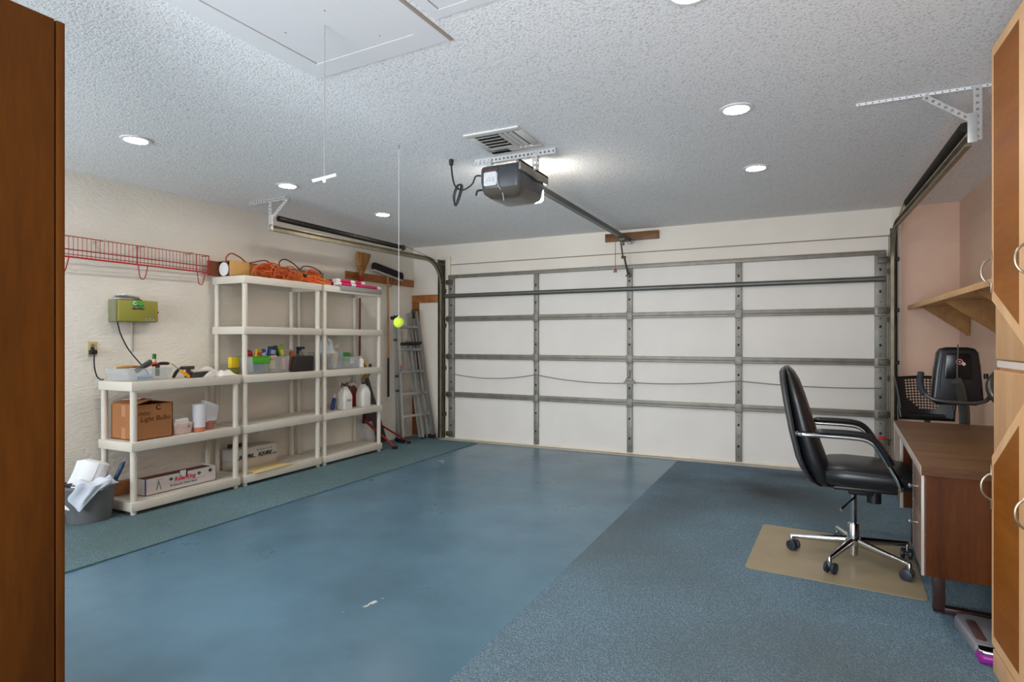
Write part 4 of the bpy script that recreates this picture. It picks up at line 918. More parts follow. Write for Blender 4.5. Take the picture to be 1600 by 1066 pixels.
# ------------------------------------------------------------------ top of the tall units
Z = LEV[4]
t = thing('long_carton', 'long open-ended tan carton on top of the tall unit behind the cords', 'carton', (-4.64, 4.1, Z))
x0, x1, y0, y1, z1 = -4.735, -4.565, 3.60, 4.74, Z + .145
mb = MB().box(x0, x0 + .005, y0, y1, Z, z1).box(x1 - .005, x1, y0, y1, Z, z1).box(x0, x1, y0, y1, z1 - .005, z1).box(x0, x1, y0, y1, Z, Z + .005).box(x0, x1, y1 - .005, y1, Z, z1)
build('carton_walls', mb, mat('brown_carton', (150, 104, 54), .85, var=(4, .1)), t, True)
build('end_flap', MB().box(x1 - .004, x1 + .004, y0 - .005, 3.80, Z + .001, z1 + .004, .001), CARDT, t, True)
build('side_flap', MB().box(x0 - .002, x0 + .004, y0 - .10, y0, Z + .01, z1, .001), mat('flap_brown', (128, 74, 54), .85), t, True)
t = thing('spool', 'white spool in the open end of the long carton', 'spool', (-4.65, 3.64, Z + .005))
build('core', MB().tube([(-4.65, 3.605, Z + .072), (-4.65, 3.70, Z + .072)], .052, 20), WHITEP, t, True)
build('flange', MB().tube([(-4.65, 3.60, Z + .072), (-4.65, 3.606, Z + .072)], .062, 20), WHITEP, t, True)
solo('dark_sheet', MB().box(-4.56, -4.345, 3.57, 3.70, Z + .0005, Z + .006, .001), BLACKP, 'thin black sheet on the corner of the tall unit top', 'sheet')
def tangle(x0, x1, y0, y1, z0, h, n, seed, r, loop):
    """one long cord thrown down in n loose loops of random tilt"""
    rnd = random.Random(seed); pts = []
    for i in range(n):
        cy = y0 + (y1 - y0) * (.16 + .68 * ((i * .618 + .1) % 1.0)); edge = 1 - abs((cy - (y0 + y1) / 2) / ((y1 - y0) / 2)) ** 2 * .5
        lift = rnd.random() ** 1.4; rr = loop * rnd.uniform(.65, 1.15); yaw = rnd.uniform(-.7, .7); tilt = rnd.uniform(.15, 1.25); a0 = rnd.uniform(0, 6.28); sg = rnd.choice((-1, 1))
        cx = rnd.uniform(x0 + .04, x1 - .035); cz = z0 + h * edge * (.2 + .45 * lift)
        for k in range(rnd.choice((7, 8, 9))):
            a = a0 + sg * k * 2 * math.pi / 7.4; ly, lz = rr * math.cos(a), rr * .8 * math.sin(a)
            lx = lz * math.cos(tilt) * .5 + ly * math.sin(yaw) * .45
            pts.append((min(x1 - r, max(x0 + r, cx + lx)), min(y1, max(y0, cy + ly * math.cos(yaw))), min(z0 + h * edge, max(z0 + r + .004, cz + lz * math.sin(tilt)))))
    return smooth_path(pts, 4)
t = thing('extension_cord', 'large loose tangle of orange extension cord in front of the carton', 'extension cord', (-4.46, 3.98, Z))
build('cord', MB().tube(tangle(-4.545, -4.345, 3.72, 4.26, Z, .165, 19, 5, .0055, .105), .0048, 6).tube(smooth_path([(-4.45, 3.73, Z + .006), (-4.42, 3.72, Z + .05), (-4.42, 3.76, Z + .10), (-4.43, 3.90, Z + .15), (-4.42, 4.00, Z + .145), (-4.40, 4.03, Z + .09), (-4.39, 4.05, Z + .02)], 6), .0058, 6), ORANGE, t, True)
build('wrap_tie', MB().tube([(-4.40 + .012 * math.cos(R(a)), 4.17, Z + .05 + .05 * math.sin(R(a))) for a in range(0, 360, 24)], .006, 6, True), ORANGE, t, True)
t = thing('extension_cord', 'bright orange cord hank beside the pink tubes', 'extension cord', (-4.43, 4.48, Z))
mb = MB(); rnd = random.Random(4)
for k in range(11):
    dx = rnd.uniform(-.05, .05); dz = rnd.uniform(.006, .075)
    mb.tube(smooth_path([(-4.42 + dx * .4, 4.30, Z + .03 + dz * .4), (-4.42 + dx, 4.40 + rnd.uniform(-.02, .02), Z + dz + .012), (-4.42 + dx * 1.1, 4.53, Z + .01 + dz * .75), (-4.42 + dx * .9, 4.64 + rnd.uniform(-.03, .01), Z + .008 + dz * .5), (-4.42 + dx * .5, 4.69 + rnd.uniform(-.02, .02), Z + .008 + dz * .3)], 5), .0046, 6)
build('cord', mb, mat('orange_bright', (240, 132, 40), .5), t, True)
mb = MB()
for k in range(4):
    rr = .045 + .013 * k
    mb.tube([(-4.40 + .014 * (k - 2) , 4.40 + rr * 1.15 * math.cos(R(a)), Z + .075 + rr * .8 * math.sin(R(a)) + .0) for a in range(0, 360, 18)], .0048, 6, True)
build('cord_coil', mb, mat('orange_deep', (226, 84, 40), .5), t, True)
build('cord_plug', MB().box(-4.40, -4.37, 4.285, 4.32, Z + .055, Z + .085, .006), BLACKP, t, True)
t = thing('power_cable', 'dark brown cord looping over the top of the long carton', 'cord', (-4.62, 4.1, Z + .145))
pts = smooth_path([(-4.60, 3.60, Z + .12), (-4.60, 3.585, Z + .17), (-4.60, 3.64, Z + .215), (-4.61, 3.74, Z + .192), (-4.61, 3.82, Z + .152), (-4.60, 3.93, Z + .18), (-4.60, 4.02, Z + .195), (-4.60, 4.12, Z + .16), (-4.62, 4.20, Z + .152)], 6)
build('cord', MB().tube(pts, .006, 6), mat('rust_cord', (150, 62, 40), .5), t, True)
pts = smooth_path([(-4.58, 4.17, Z + .152), (-4.58, 4.165, Z + .20), (-4.58, 4.23, Z + .235), (-4.58, 4.34, Z + .205), (-4.57, 4.42, Z + .155), (-4.58, 4.47, Z + .19), (-4.58, 4.56, Z + .20), (-4.58, 4.66, Z + .18), (-4.58, 4.72, Z + .152)], 6)
build('cord', MB().tube(pts, .006, 6), BROWNC, t, True)
PINK = mat('magenta_wrap', (206, 40, 96), .35); PINKD = mat('magenta_dark', (150, 22, 74), .4)
t = thing('grey_tray', 'flat grey tray under the pink tubes overhanging the unit front', 'tray', (-4.42, 5.1, Z))
build('tray_base', MB().box(-4.56, -4.318, 4.72, 5.405, Z + .0005, Z + .01, .002), mat('tray_grey', (150, 148, 144), .5), t, True)
build('tray_lip', MB().box(-4.326, -4.316, 4.735, 5.405, Z - .036, Z + .009, .002), mat('tray_grey', (150, 148, 144), .5), t, True)
zt = Z + .010
k = 0
for (x, z, ya_, yb_, lab) in ((-4.345, .019, 4.71, 5.40, 'pink wrapped tube at the front bottom of the pile'), (-4.385, .019, 4.715, 5.395, 'pink wrapped tube on the tray directly behind the front one'), (-4.365, .054, 4.72, 5.15, 'short pink wrapped tube at the front of the upper row'), (-4.405, .054, 4.72, 5.12, 'short pink wrapped tube behind another in the upper row')):
    t = thing('wrapped_tube', lab, 'tube', (x, (ya_ + yb_) / 2, zt), 0, 'pink wrapped tubes')
    build('wrap', MB().tube([(x, ya_ + .02, zt + z), (x, yb_ - .03, zt + z)], .0175, 12), PINK, t, True)
    build('end_cap', MB().tube([(x, ya_, zt + z), (x, ya_ + .045, zt + z)], .0185, 12), WHITEP, t, True)
    build('end_cap', MB().tube([(x, yb_ - .06, zt + z), (x, yb_, zt + z)], .0185, 12), WHITEP, t, True)
    build('paper_band', MB().tube([(x, ya_ + .20, zt + z), (x, ya_ + .27, zt + z)], .0181, 12), WHITEP, t, True)
t = thing('magenta_pouch', 'dark magenta pouch between the orange hank and the pink tubes', 'pouch', (-4.47, 4.74, Z))
build('pouch_body', MB().prism([(4.60, Z + .011), (4.83, Z + .011), (4.83, Z + .085), (4.70, Z + .075), (4.61, Z + .04)], 'X', -4.55, -4.43, .012, 3), PINKD, t, True)
build('pouch_cord', MB().tube(smooth_path([(-4.428, 4.60, Z + .02), (-4.425, 4.68, Z + .045), (-4.43, 4.80, Z + .055)], 5), .003, 6), mat('pouch_grey', (150, 120, 130), .6), t, True)

# ------------------------------------------------------------------ boards and brooms on the left wall
BOARD = wood('pine_board', (132, 78, 36), (186, 122, 66), 'Y')
y0, y1 = 5.27, 6.53
mb = MB().prism([(wallx(y0) - .002, y0), (wallx(y1) - .002, y1), (wallx(y1) + .02, y1), (wallx(y0) + .02, y0)], 'Z', 1.995, 2.088)
solo('peg_board', mb, BOARD, 'long horizontal wooden board on the left wall holding the brooms', 'board')
t = thing('corn_broom', 'straw broom hung head up with red binding and red stick', 'broom', (-4.68, 5.48, 1.0))
STRAW = wood('straw', (122, 82, 40), (188, 138, 78), 'Z', 30, .9)
def P3(y, z, d): return (-4.68 + d, y, z)
prof = [(5.455, 2.035, .016, .018), (5.465, 2.08, .035, .024), (5.475, 2.14, .062, .032), (5.49, 2.22, .10, .038), (5.50, 2.28, .122, .038), (5.503, 2.31, .128, .034), (5.505, 2.322, .12, .02)]
mb = MB(); vs = []; n = 20
for (yc, z, hw, hd) in prof:
    for k in range(n): a = 2 * math.pi * k / n; vs.append((-4.672 + hd * math.sin(a), yc + hw * math.cos(a), z))
fs = [(i * n + k, i * n + (k + 1) % n, (i + 1) * n + (k + 1) % n, (i + 1) * n + k) for i in range(len(prof) - 1) for k in range(n)] + [tuple(range(n)), tuple((len(prof) - 1) * n + k for k in range(n))]
build('straw_head', mb.add(vs, fs, 0, True), STRAW, t, True)
build('stitching', MB().tube([(-4.672 + .034 * math.sin(2 * math.pi * k / 20), 5.477 + .066 * math.cos(2 * math.pi * k / 20), 2.15) for k in range(20)], .004, 6, True).tube([(-4.672 + .031 * math.sin(2 * math.pi * k / 20), 5.473 + .054 * math.cos(2 * math.pi * k / 20), 2.12) for k in range(20)], .004, 6, True), mat('stitch_brown', (120, 66, 34), .8), t, True)
build('binding', MB().tube([(-4.675, 5.452, 1.955), (-4.675, 5.454, 2.04)], [.024, .03], 14), mat('binding_red', (170, 28, 40), .5), t, True)
build('stick', MB().tube([(-4.70, 5.47, 1.10), (-4.68, 5.452, 1.97)], .011, 10), mat('stick_maroon', (110, 24, 30), .45), t, True)
t = thing('push_broom', 'black push broom hung head up on the wall with a wooden handle', 'broom', (-4.66, 5.95, .55))
A, B = Vector((-4.66, 5.645, 2.185)), Vector((-4.65, 6.24, 2.105)); d = (B - A).normalized()
up = Vector((0, -d.z, d.y))
def PB(s_, h): p = A + d * s_ + up * h; return (p.y, p.z)
Ln = (B - A).length
build('bristle_block', MB().prism([PB(0, -.01), PB(.03, -.045), PB(Ln - .03, -.045), PB(Ln, -.01), PB(Ln - .03, .045), PB(.02, .045)], 'X', -4.678, -4.622, .008), mat('bristle_black', (34, 30, 30), .85, var=(80, .4)), t, True)
build('head_strip', MB().prism([PB(.01, -.058), PB(Ln - .02, -.058), PB(Ln - .02, -.044), PB(.01, -.044)], 'X', -4.678, -4.622, .003), GREYW, t, True)
build('handle', MB().tube([(-4.655, 5.94, 2.09), (-4.665, 5.965, 1.06)], .0115, 10), wood('handle_wood', (150, 100, 54), (196, 148, 92), 'Z', 12), t, True)
build('handle_grip', MB().tube([(-4.665, 5.965, 1.06), (-4.672, 5.975, .57)], .0135, 10), mat('grip_dark', (40, 32, 26), .6), t, True)
build('brace', MB().tube(smooth_path([(-4.655, 5.95, 1.96), (-4.65, 6.0, 1.965), (-4.65, 6.03, 2.03), (-4.655, 6.045, 2.085)], 5), .005, 6), STEEL_D, t, True)
solo('corner_board', MB().box(-4.70, -4.245, 6.512, BACK + .001, 1.785, 1.885, .003), BOARD, 'short horizontal wooden board left of the garage door, above the ladder', 'board')
solo('corner_post', MB().box(-4.705, -4.605, 6.52, BACK + .001, .012, 1.782, .003), wood('pine_upright', (108, 62, 26), (158, 98, 46), 'Z'), 'upright wooden board standing behind the ladder', 'board')

# ------------------------------------------------------------------ ladder
t = thing('folding_ladder', 'aluminium folding ladder leaning in the corner beside the door', 'ladder', (-4.42, 6.2, .009))
AL = mat('aluminium', (176, 176, 172), .35, .65, var=(12, .1))
def beam(mb, p, q, w, d_, lat):
    p, q, lat = Vector(p), Vector(q), Vector(lat).normalized(); t_ = (q - p).normalized(); n_ = t_.cross(lat).normalized(); l_ = n_.cross(t_).normalized()
    vs = [c + l_ * a * w / 2 + n_ * b * d_ / 2 for c in (p, q) for a, b in ((-1, -1), (1, -1), (1, 1), (-1, 1))]
    return mb.add(vs, [(0, 1, 2, 3), (7, 6, 5, 4)] + [(k, 4 + k, 4 + (k + 1) % 4, (k + 1) % 4) for k in range(4)])
Lb, Lt = Vector((-4.467, 5.97, .05)), Vector((-4.558, 5.985, 1.56)); Rb, Rt = Vector((-4.333, 6.44, .05)), Vector((-4.575, 6.40, 1.66))
wd = (Rb - Lb).normalized()
def rail(name, p, q):
    mb = beam(MB(), p, q, .022, .075, wd)
    for s_ in (-1, 1):
        nrm = (q - p).normalized().cross(wd).normalized()
        beam(mb, p + nrm * .036 * s_ , q + nrm * .036 * s_, .034, .010, wd)
    return build(name, mb, AL, t, True)
rail('side_rail', Lb, Lt); rail('side_rail', Rb, Rt)
off = Vector((-.085, 0.0, 0)); il, ir = wd * .045, wd * -.07
rail('rear_rail', Lb + off + il, Lt + off * .35 + il + Vector((0, 0, .02))); rail('rear_rail', Rb + off + ir, Rt + off * .35 + ir + Vector((0, 0, -.02)))
rail('inner_rail', Lb * .28 + Rb * .72 + off * .35 + Vector((0, 0, -.02)), Lt * .3 + Rt * .7 + off * .2 + Vector((0, 0, -.35)))
for z in (.325, .60, .88, 1.16, 1.45):
    fa = (z - .05) / (1.56 - .05); fb = (z - .05) / (1.66 - .05)
    a, b = Lb.lerp(Lt, fa), Rb.lerp(Rt, fb)
    mb = beam(MB(), a, b, .055, .03, (1, 0, .2)); mb.tube([a - wd * .015, a + wd * .02], .022, 10)
    build('rung', mb, AL, t, True)
a, b = Lb.lerp(Lt, .76), Rb.lerp(Rt, .72)
build('black_pad', beam(MB(), a + Vector((.01, 0, .035)), b + Vector((.01, 0, .035)), .06, .035, (1, 0, .2)), BLACKP, t, True)
for p, q in ((Lb, Lb + Vector((0, 0, .26))), (Rb, Rb + Vector((0, 0, .26)))):
    s_ = 1 if p is Lb else -1
    build('brace', MB().tube([Lb.lerp(Lt, .02) + wd * .01 if s_ > 0 else Rb.lerp(Rt, .02), (Lb.lerp(Lt, .18) + wd * .09) if s_ > 0 else (Rb.lerp(Rt, .18) - wd * .07)], .007, 6), AL, t, True)
for p in (Lb, Rb, Lb + off + il, Rb + off + ir):
    build('rubber_foot', MB().box(p.x - .05, p.x + .05, p.y - .025, p.y + .025, .010, .06, .012), BLACKR, t, True)
for p in (Lt, Rt):
    build('hinge', MB().tube([p - wd * .03, p + wd * .03], .036, 16).box(p.x - .03, p.x + .03, p.y - .012, p.y + .012, p.z - .09, p.z, .006), STEEL_D, t, True)
build('lock_knob', MB().tube([Lt - wd * .075, Lt - wd * .03], .022, 12), BLACKP, t, True)
for f in (.52, .40, .82): build('rail_lock', MB().tube([Lb.lerp(Lt, f) - wd * .05, Lb.lerp(Lt, f) - wd * .01], .014, 10), STEEL_D, t, True)
p = Lb.lerp(Lt, .58) + Vector((.042, 0, 0))
build('warning_sticker', MB().box(p.x - .001, p.x + .002, p.y - .014, p.y + .014, p.z + .01, p.z + .045).box(p.x - .001, p.x + .002, p.y - .014, p.y + .014, p.z - .045, p.z + .005, mi=1), [mat('sticker_orange', (204, 88, 44), .5), mat('sticker_blue', (66, 84, 150), .5)], t, True)

# ------------------------------------------------------------------ things leaning by the right end of the shelving
t = thing('edging_blade', 'long dark tapered blade leaning on the wall behind the right unit', 'tool', (-4.6, 5.7, .01))
mb = MB().prism([(5.56, .83), (5.61, .86), (5.97, .03), (5.93, .012), (5.79, .014)], 'X', -4.705, -4.69, .003)
build('blade', mb, mat('blade_grey', (74, 74, 70), .55, var=(9, .2)), t, True)
build('blade_grip', MB().prism([(5.50, .80), (5.62, .84), (5.68, .905), (5.58, .895)], 'X', -4.715, -4.68, .006), mat('olive_yellow', (160, 122, 50), .7), t, True)
t = thing('folding_cart', 'red folding luggage cart lying against the right shelving unit', 'cart', (-4.5, 5.6, .01))
build('frame_tube', MB().tube([(-4.62, 5.47, .335), (-4.27, 5.585, .03)], .016, 10), DRED, t, True)
build('frame_tube', MB().tube([(-4.60, 5.62, .31), (-4.345, 5.955, .03)], .011, 10), DRED, t, True)
build('frame_bracket', MB().prism([(5.46, .30), (5.62, .33), (5.60, .40), (5.47, .42)], 'X', -4.66, -4.60, .008), mat('cart_maroon', (72, 24, 28), .5), t, True)
build('wheel', MB().tube([(-4.67, 5.56, .36), (-4.645, 5.56, .36)], .055, 20), BLACKR, t, True)
build('clear_sleeve', MB().prism([(5.47, .03), (5.58, .02), (5.50, .34), (5.46, .34)], 'X', -4.70, -4.67, .004), CLEAR, t, True)
build('floor_foot', MB().box(-4.295, -4.245, 5.56, 5.61, .010, .045, .008).box(-4.365, -4.325, 5.94, 5.975, .010, .035, .006), BLACKR, t, True)

# ------------------------------------------------------------------ bucket
BX, BY = -4.53, 2.425
t = thing('bucket', 'grey plastic bucket on the carpet holding towels and a brush', 'bucket', (BX, BY, .009))
BG = mat('bucket_grey', (112, 114, 116), .5, var=(4, .06))
build('tub', MB().lathe([(1e-6, .012), (.125, .010), (.135, .0), (.140, .012), (.175, .245), (.180, .25), (.18, .275), (.172, .275), (.168, .25), (.132, .022), (1e-6, .02)], 0, 0, 40), BG, t)
build('rim', MB().tube([(.181 * math.cos(R(a)), .181 * math.sin(R(a)), .262) for a in range(0, 360, 9)], .009, 8, True).prism([(.03, .235), (-.03, .235), (-.04, .272), (.04, .272)], 'X', .17, .195, .005), BG, t)
build('handle', MB().tube([(.186 * math.cos(R(a)), .186 * math.sin(R(a)) * .98 , .25 - .05 * math.sin(R(a))) for a in range(180, 361, 12)], .005, 6), mat('wire_dark', (60, 62, 64), .4, .4), t)
t.scale = (.92, .92, .95)
t = thing('paper_towel_roll', 'big white paper towel roll standing tilted in the grey bucket', 'paper towels', (BX - .02, BY - .075, .085))
mxl = Matrix.Rotation(R(-21), 4, 'X') @ Matrix.Rotation(R(4), 4, 'Y')
prof = [(.02, 0.0), (.078, .0), (.086, .008), (.088, .325), (.082, .343), (.06, .356), (.022, .357), (.02, .34)]
TW = mat('towel_white', (238, 238, 238), .9, bump=(40, .15, .003))
build('roll', MB().lathe(prof, 0, 0, 36, mx=mxl), TW, t)
mb = MB()
def sheet(u, v):
    f = max(0, u - .35) / .65
    a = R(-20 - 75 * min(u, .35) / .35); p = Vector((.090 * math.cos(a), .090 * math.sin(a), 0))
    tan = Vector((math.sin(a), -math.cos(a), 0)); p = p + tan * .085 * f + Vector((.01, 0, 0)) * math.sin(3 * v) * f
    return mxl @ (p + Vector((0, 0, .18 + .165 * v - .02 * f)))
mb.quadgrid(sheet, 12, 8); mb.quadgrid(lambda u, v: sheet(u, v) + Vector((.0015, 0, .0005)), 12, 8)
build('loose_sheet', mb, TW, t)
t = thing('cleaning_rag', 'white rag draped over the front rim of the grey bucket', 'rag', (BX + .17, BY + .02, .15))
mb = MB()
def drape(u, v, o):
    ang = R(-58 + 62 * u + 8 * math.sin(v * 5)); L_ = .05 + .13 * max(0, 1 - abs(u - .32) * 1.9)
    if v < .3: r_ = .14 + (.197 - .14) * v / .3; z = .295 + .012 * math.sin(9 * u) + .02 * (1 - v / .3)
    else: r_ = .197 - .02 * (v - .3) / .7; z = .290 - L_ * (v - .3) / .7
    r_ += .006 * math.sin(15 * u + 2 * v) + o
    return Vector((BX + r_ * math.cos(ang), BY + r_ * math.sin(ang), z))
mb.quadgrid(lambda u, v: drape(u, v, .004), 24, 18); mb.quadgrid(lambda u, v: drape(u, v, .010), 24, 18)
build('cloth', mb, mat('cool_white_cotton', (214, 220, 230), .95, bump=(60, .4, .003)), t, True)
t = thing('scrub_brush', 'dark blue handled brush sticking up out of the grey bucket', 'brush', (BX + .05, BY + .08, .15))
a, b = Vector((BX + .075, BY + .075, .16)), Vector((BX + .125, BY + .165, .40))
build('handle', MB().tube([a, a.lerp(b, .3), a.lerp(b, .6), a.lerp(b, .9), b], [.012, .012, .015, .015, .009], 12), mat('brush_blue', (34, 60, 92), .4), t, True)
build('brush_tip', MB().tube([b, b + (b - a).normalized() * .035], [.006, .003], 8), STEEL, t, True)
rag('cleaning_rag', BX + .04, BX + .155, BY - .01, BY + .11, .262, .06, 'pale blue-white rag bunched inside the grey bucket by the brush', 21, mat('pale_blue_cotton', (206, 214, 226), .95, bump=(60, .4, .003)))

# ------------------------------------------------------------------ desk
DESK_TOP = wood('walnut_laminate', (86, 60, 38), (120, 86, 56), 'X', 10, .42)
DESK_S = wood('dark_walnut', (62, 31, 10), (88, 46, 18), 'Z', 8, .6, 0, .1)
DESK_F = wood('walnut_front', (104, 80, 68), (130, 104, 90), 'Z', 8, .38)
DESK_L = mat('desk_leg_dark', (52, 30, 24), .4)
t = thing('desk', 'brown wood-grain pedestal desk in front of the black office chair', 'desk', (.458, 3.03, .009), R(-3.4))
DL, DW, DH = 1.66, .70, .731
build('desk_top', MB().box(.002, DW, 0, DL, DH - .040, DH, .002), DESK_TOP, t)
build('front_edge', MB().box(0, .003, 0.001, DL, DH - .040, DH - .001, .001), mat('pale_edge', (176, 160, 150), .35), t)
build('end_edge', MB().box(.003, DW, -.0025, 0.001, DH - .040, DH - .001, .001), wood('edge_walnut', (76, 48, 28), (104, 70, 44), 'X', 9, .6, 0, .15), t)
build('side_panel', MB().box(.012, DW - .02, .004, .024, .262, DH - .040, .001), DESK_S, t)
p = build('pedestal', MB().box(.020, DW - .03, .022, .42, .27, DH - .041), DESK_S, t)
build('pedestal_edge', MB().box(.003, .021, .004, .022, .262, DH - .041, .001).box(.006, .021, .402, .42, .265, DH - .041, .001), mat('pale_edge', (176, 160, 150), .35), t)
for z0, z1, kz in ((.503, .682, .60), (.268, .497, .435)):
    dr = build('drawer', MB().box(.006, .022, .024, .401, z0, z1, .002), DESK_F, t)
    kn = MB().tube([(.006, .21, kz), (-.012, .21, kz), (-.022, .21, kz), (-.028, .21, kz)], [.005, .005, .011, .008], 14)
    build('knob', kn, CHROME, dr)
build('keyhole', MB().tube([(.007, .21, .515), (.003, .21, .515)], .008, 12), STEEL_D, t)
build('apron', MB().box(.05, .07, .42, 1.15, DH - .095, DH - .041), DESK_S, t)
build('modesty_panel', MB().box(DW - .06, DW - .045, .42, 1.165, .34, DH - .041), DESK_S, t)
build('pedestal', MB().box(.020, DW - .03, 1.165, DL - .022, .27, DH - .041), DESK_S, t)
build('pedestal_edge', MB().box(.003, .021, 1.165, 1.183, .265, DH - .041, .001).box(.003, .021, DL - .022, DL - .004, .262, DH - .041, .001), mat('pale_edge', (176, 160, 150), .35), t)
build('drawer', MB().box(.006, .022, 1.185, DL - .024, .268, .682, .002), DESK_F, t)
build('side_panel', MB().box(.012, DW - .02, DL - .024, DL - .004, .262, DH - .040, .001), DESK_S, t)
for y in (.31, DL - .31):
    lg = build('sled_leg', MB().box(.075, .12, y - .022, y + .022, .012, .27, .002).box(DW - .14, DW - .10, y - .022, y + .022, .012, .27, .002).box(.075, DW - .10, y - .022, y + .022, .010, .035, .002).box(.075, DW - .10, y - .022, y + .022, .245, .27, .002), DESK_L, t)
    build('glide', MB().lathe([(.014, .0), (.014, .012)], .10, y, 12), CHROME, lg)

# ------------------------------------------------------------------ chair mat
poly = [(-.285, 3.52), (.555, 3.455), (.60, 4.34), (-.235, 4.41)]
def round_poly(poly, r, n=5):
    out = []; m = len(poly)
    for i in range(m):
        p = Vector(poly[i]).to_2d(); a = (Vector(poly[i - 1]).to_2d() - p).normalized(); b = (Vector(poly[(i + 1) % m]).to_2d() - p).normalized()
        p0, p1 = p + a * r, p + b * r
        for k in range(n + 1):
            f = k / n; q = p0 * (1 - f) ** 2 + p * 2 * f * (1 - f) + p1 * f * f; out.append((q.x, q.y))
    return out
mb = MB().prism(round_poly(poly, .035), 'Z', .0095, .0125)
solo('chair_mat', mb, mat('tan_vinyl', (164, 148, 118), .4, var=(4, .08)), 'tan plastic mat under the black office chair', 'mat')

# ------------------------------------------------------------------ office chair (faces the desk, +x)
CX, CY = .270, 3.92
t = thing('office_chair', 'black leather high-back office chair with chrome arms and star base', 'office chair', (CX, CY, .0125))
LEA = mat('black_leather', (24, 25, 28), .34, bump=(160, .12, .001), spec=.6); LEA2 = mat('black_leather_shell', (52, 52, 54), .42, bump=(160, .12, .001))
# z below is above the mat
def pad(prof_fn, nz, hy_fn, name, m, ny=14, thick=None):
    pass
def loft(levels, n=28, power=3.2):
    """levels: list of (x_rear, x_front, z, half_width). superellipse sections"""
    vs = []
    for (xa, xb, z, hw) in levels:
        cx, hx = (xa + xb) / 2, (xb - xa) / 2
        for k in range(n):
            a = 2 * math.pi * k / n; c, s_ = math.cos(a), math.sin(a)
            vs.append((cx + hx * math.copysign(abs(c) ** (2 / power), c), hw * math.copysign(abs(s_) ** (2 / power), s_), z))
    fs = [(i * n + k, i * n + (k + 1) % n, (i + 1) * n + (k + 1) % n, (i + 1) * n + k) for i in range(len(levels) - 1) for k in range(n)]
    fs += [tuple(range(n))[::-1], tuple((len(levels) - 1) * n + k for k in range(n))]
    return MB().add(vs, fs, 0, True)
def bez(v, xs):  # piecewise-linear lookup
    for (a, xa), (b, xb) in zip(xs, xs[1:]):
        if v <= b: return xa + (xb - xa) * (v - a) / (b - a)
    return xs[-1][1]
REAR = [(.44, -.185), (.47, -.235), (.53, -.275), (.60, -.303), (.75, -.338), (.90, -.365), (1.03, -.385), (1.08, -.388), (1.11, -.375)]
SEAM = [(.44, -.165), (.47, -.205), (.53, -.240), (.60, -.266), (.75, -.300), (.90, -.326), (1.03, -.347), (1.08, -.352), (1.11, -.352)]
FRONTX = [(.44, -.12), (.50, -.115), (.56, -.128), (.65, -.160), (.75, -.190), (.85, -.22), (.95, -.25), (1.03, -.278), (1.08, -.305), (1.11, -.335)]
HW = [(.44, .17), (.47, .205), (.55, .228), (.75, .24), (.95, .235), (1.04, .215), (1.09, .18), (1.11, .14)]
zs_ = [.44, .45, .47, .50, .55, .60, .65, .70, .75, .80, .85, .90, .95, 1.0, 1.03, 1.06, 1.08, 1.095, 1.105, 1.11]
build('back_cushion', loft([(bez(z, SEAM) - .012, bez(z, FRONTX), z, bez(z, HW)) for z in zs_], 32, 2.9), LEA, t)
build('back_shell', loft([(bez(z, REAR), bez(z, SEAM) + .004, z, bez(z, HW) + .004) for z in zs_ if z < 1.10] + [(-.372, -.35, 1.102, .15)], 32, 3.4), LEA2, t)
def seam_pts(sgn): return [(bez(z, SEAM) - .004, sgn * (bez(z, HW) + .003), z) for z in zs_[2:]]
build('piping', MB().tube(seam_pts(1)[:-2] + seam_pts(-1)[:-2][::-1], .004, 6), BLACKP, t)
# seat: lofted front-to-back
def loft_x(levels, n=28, power=3.4):
    vs = []
    for (x, za, zb, hw) in levels:
        cz, hz = (za + zb) / 2, (zb - za) / 2
        for k in range(n):
            a = 2 * math.pi * k / n; c, s_ = math.cos(a), math.sin(a)
            vs.append((x, hw * math.copysign(abs(c) ** (2 / power), c), cz + hz * math.copysign(abs(s_) ** (2 / power), s_)))
    fs = [(i * n + k, i * n + (k + 1) % n, (i + 1) * n + (k + 1) % n, (i + 1) * n + k) for i in range(len(levels) - 1) for k in range(n)]
    fs += [tuple(range(n))[::-1], tuple((len(levels) - 1) * n + k for k in range(n))]
    return MB().add(vs, fs, 0, True)
build('seat_cushion', loft_x([(-.165, .46, .53, .16), (-.155, .452, .56, .20), (-.12, .448, .578, .222), (-.04, .446, .585, .235), (.10, .446, .580, .238), (.20, .446, .574, .236), (.26, .448, .562, .228), (.29, .456, .545, .21), (.30, .47, .53, .18)], 32), LEA, t)
build('seat_piping', MB().tube(smooth_path([(-.15, -.215, .535), (-.05, -.242, .54), (.12, -.245, .535), (.24, -.24, .53), (.295, -.19, .52), (.30, 0, .52), (.295, .19, .52), (.24, .24, .53), (.12, .245, .535), (-.05, .242, .54), (-.15, .215, .535)], 6), .003, 6), BLACKP, t)
build('seat_pan', MB().box(-.11, .20, -.15, .15, .425, .45, .01), BLACKP, t)
build('tilt_mechanism', MB().box(-.03, .10, -.06, .06, .385, .43, .012).cyl((.10, -.02, .345), (.10, -.02, .42), .036, 18), BLACKP, t)
build('height_lever', MB().tube([(0, -.05, .395), (.0, -.09, .38), (-.07, -.20, .335), (-.075, -.21, .332)], [.006, .006, .006, .009], 8), CHROME, t)
build('back_bar', MB().tube(smooth_path([(-.02, 0, .425), (-.14, 0, .42), (-.22, 0, .46), (-.26, 0, .55)], 5), .016, 8, flat=1.8), BLACKP, t)
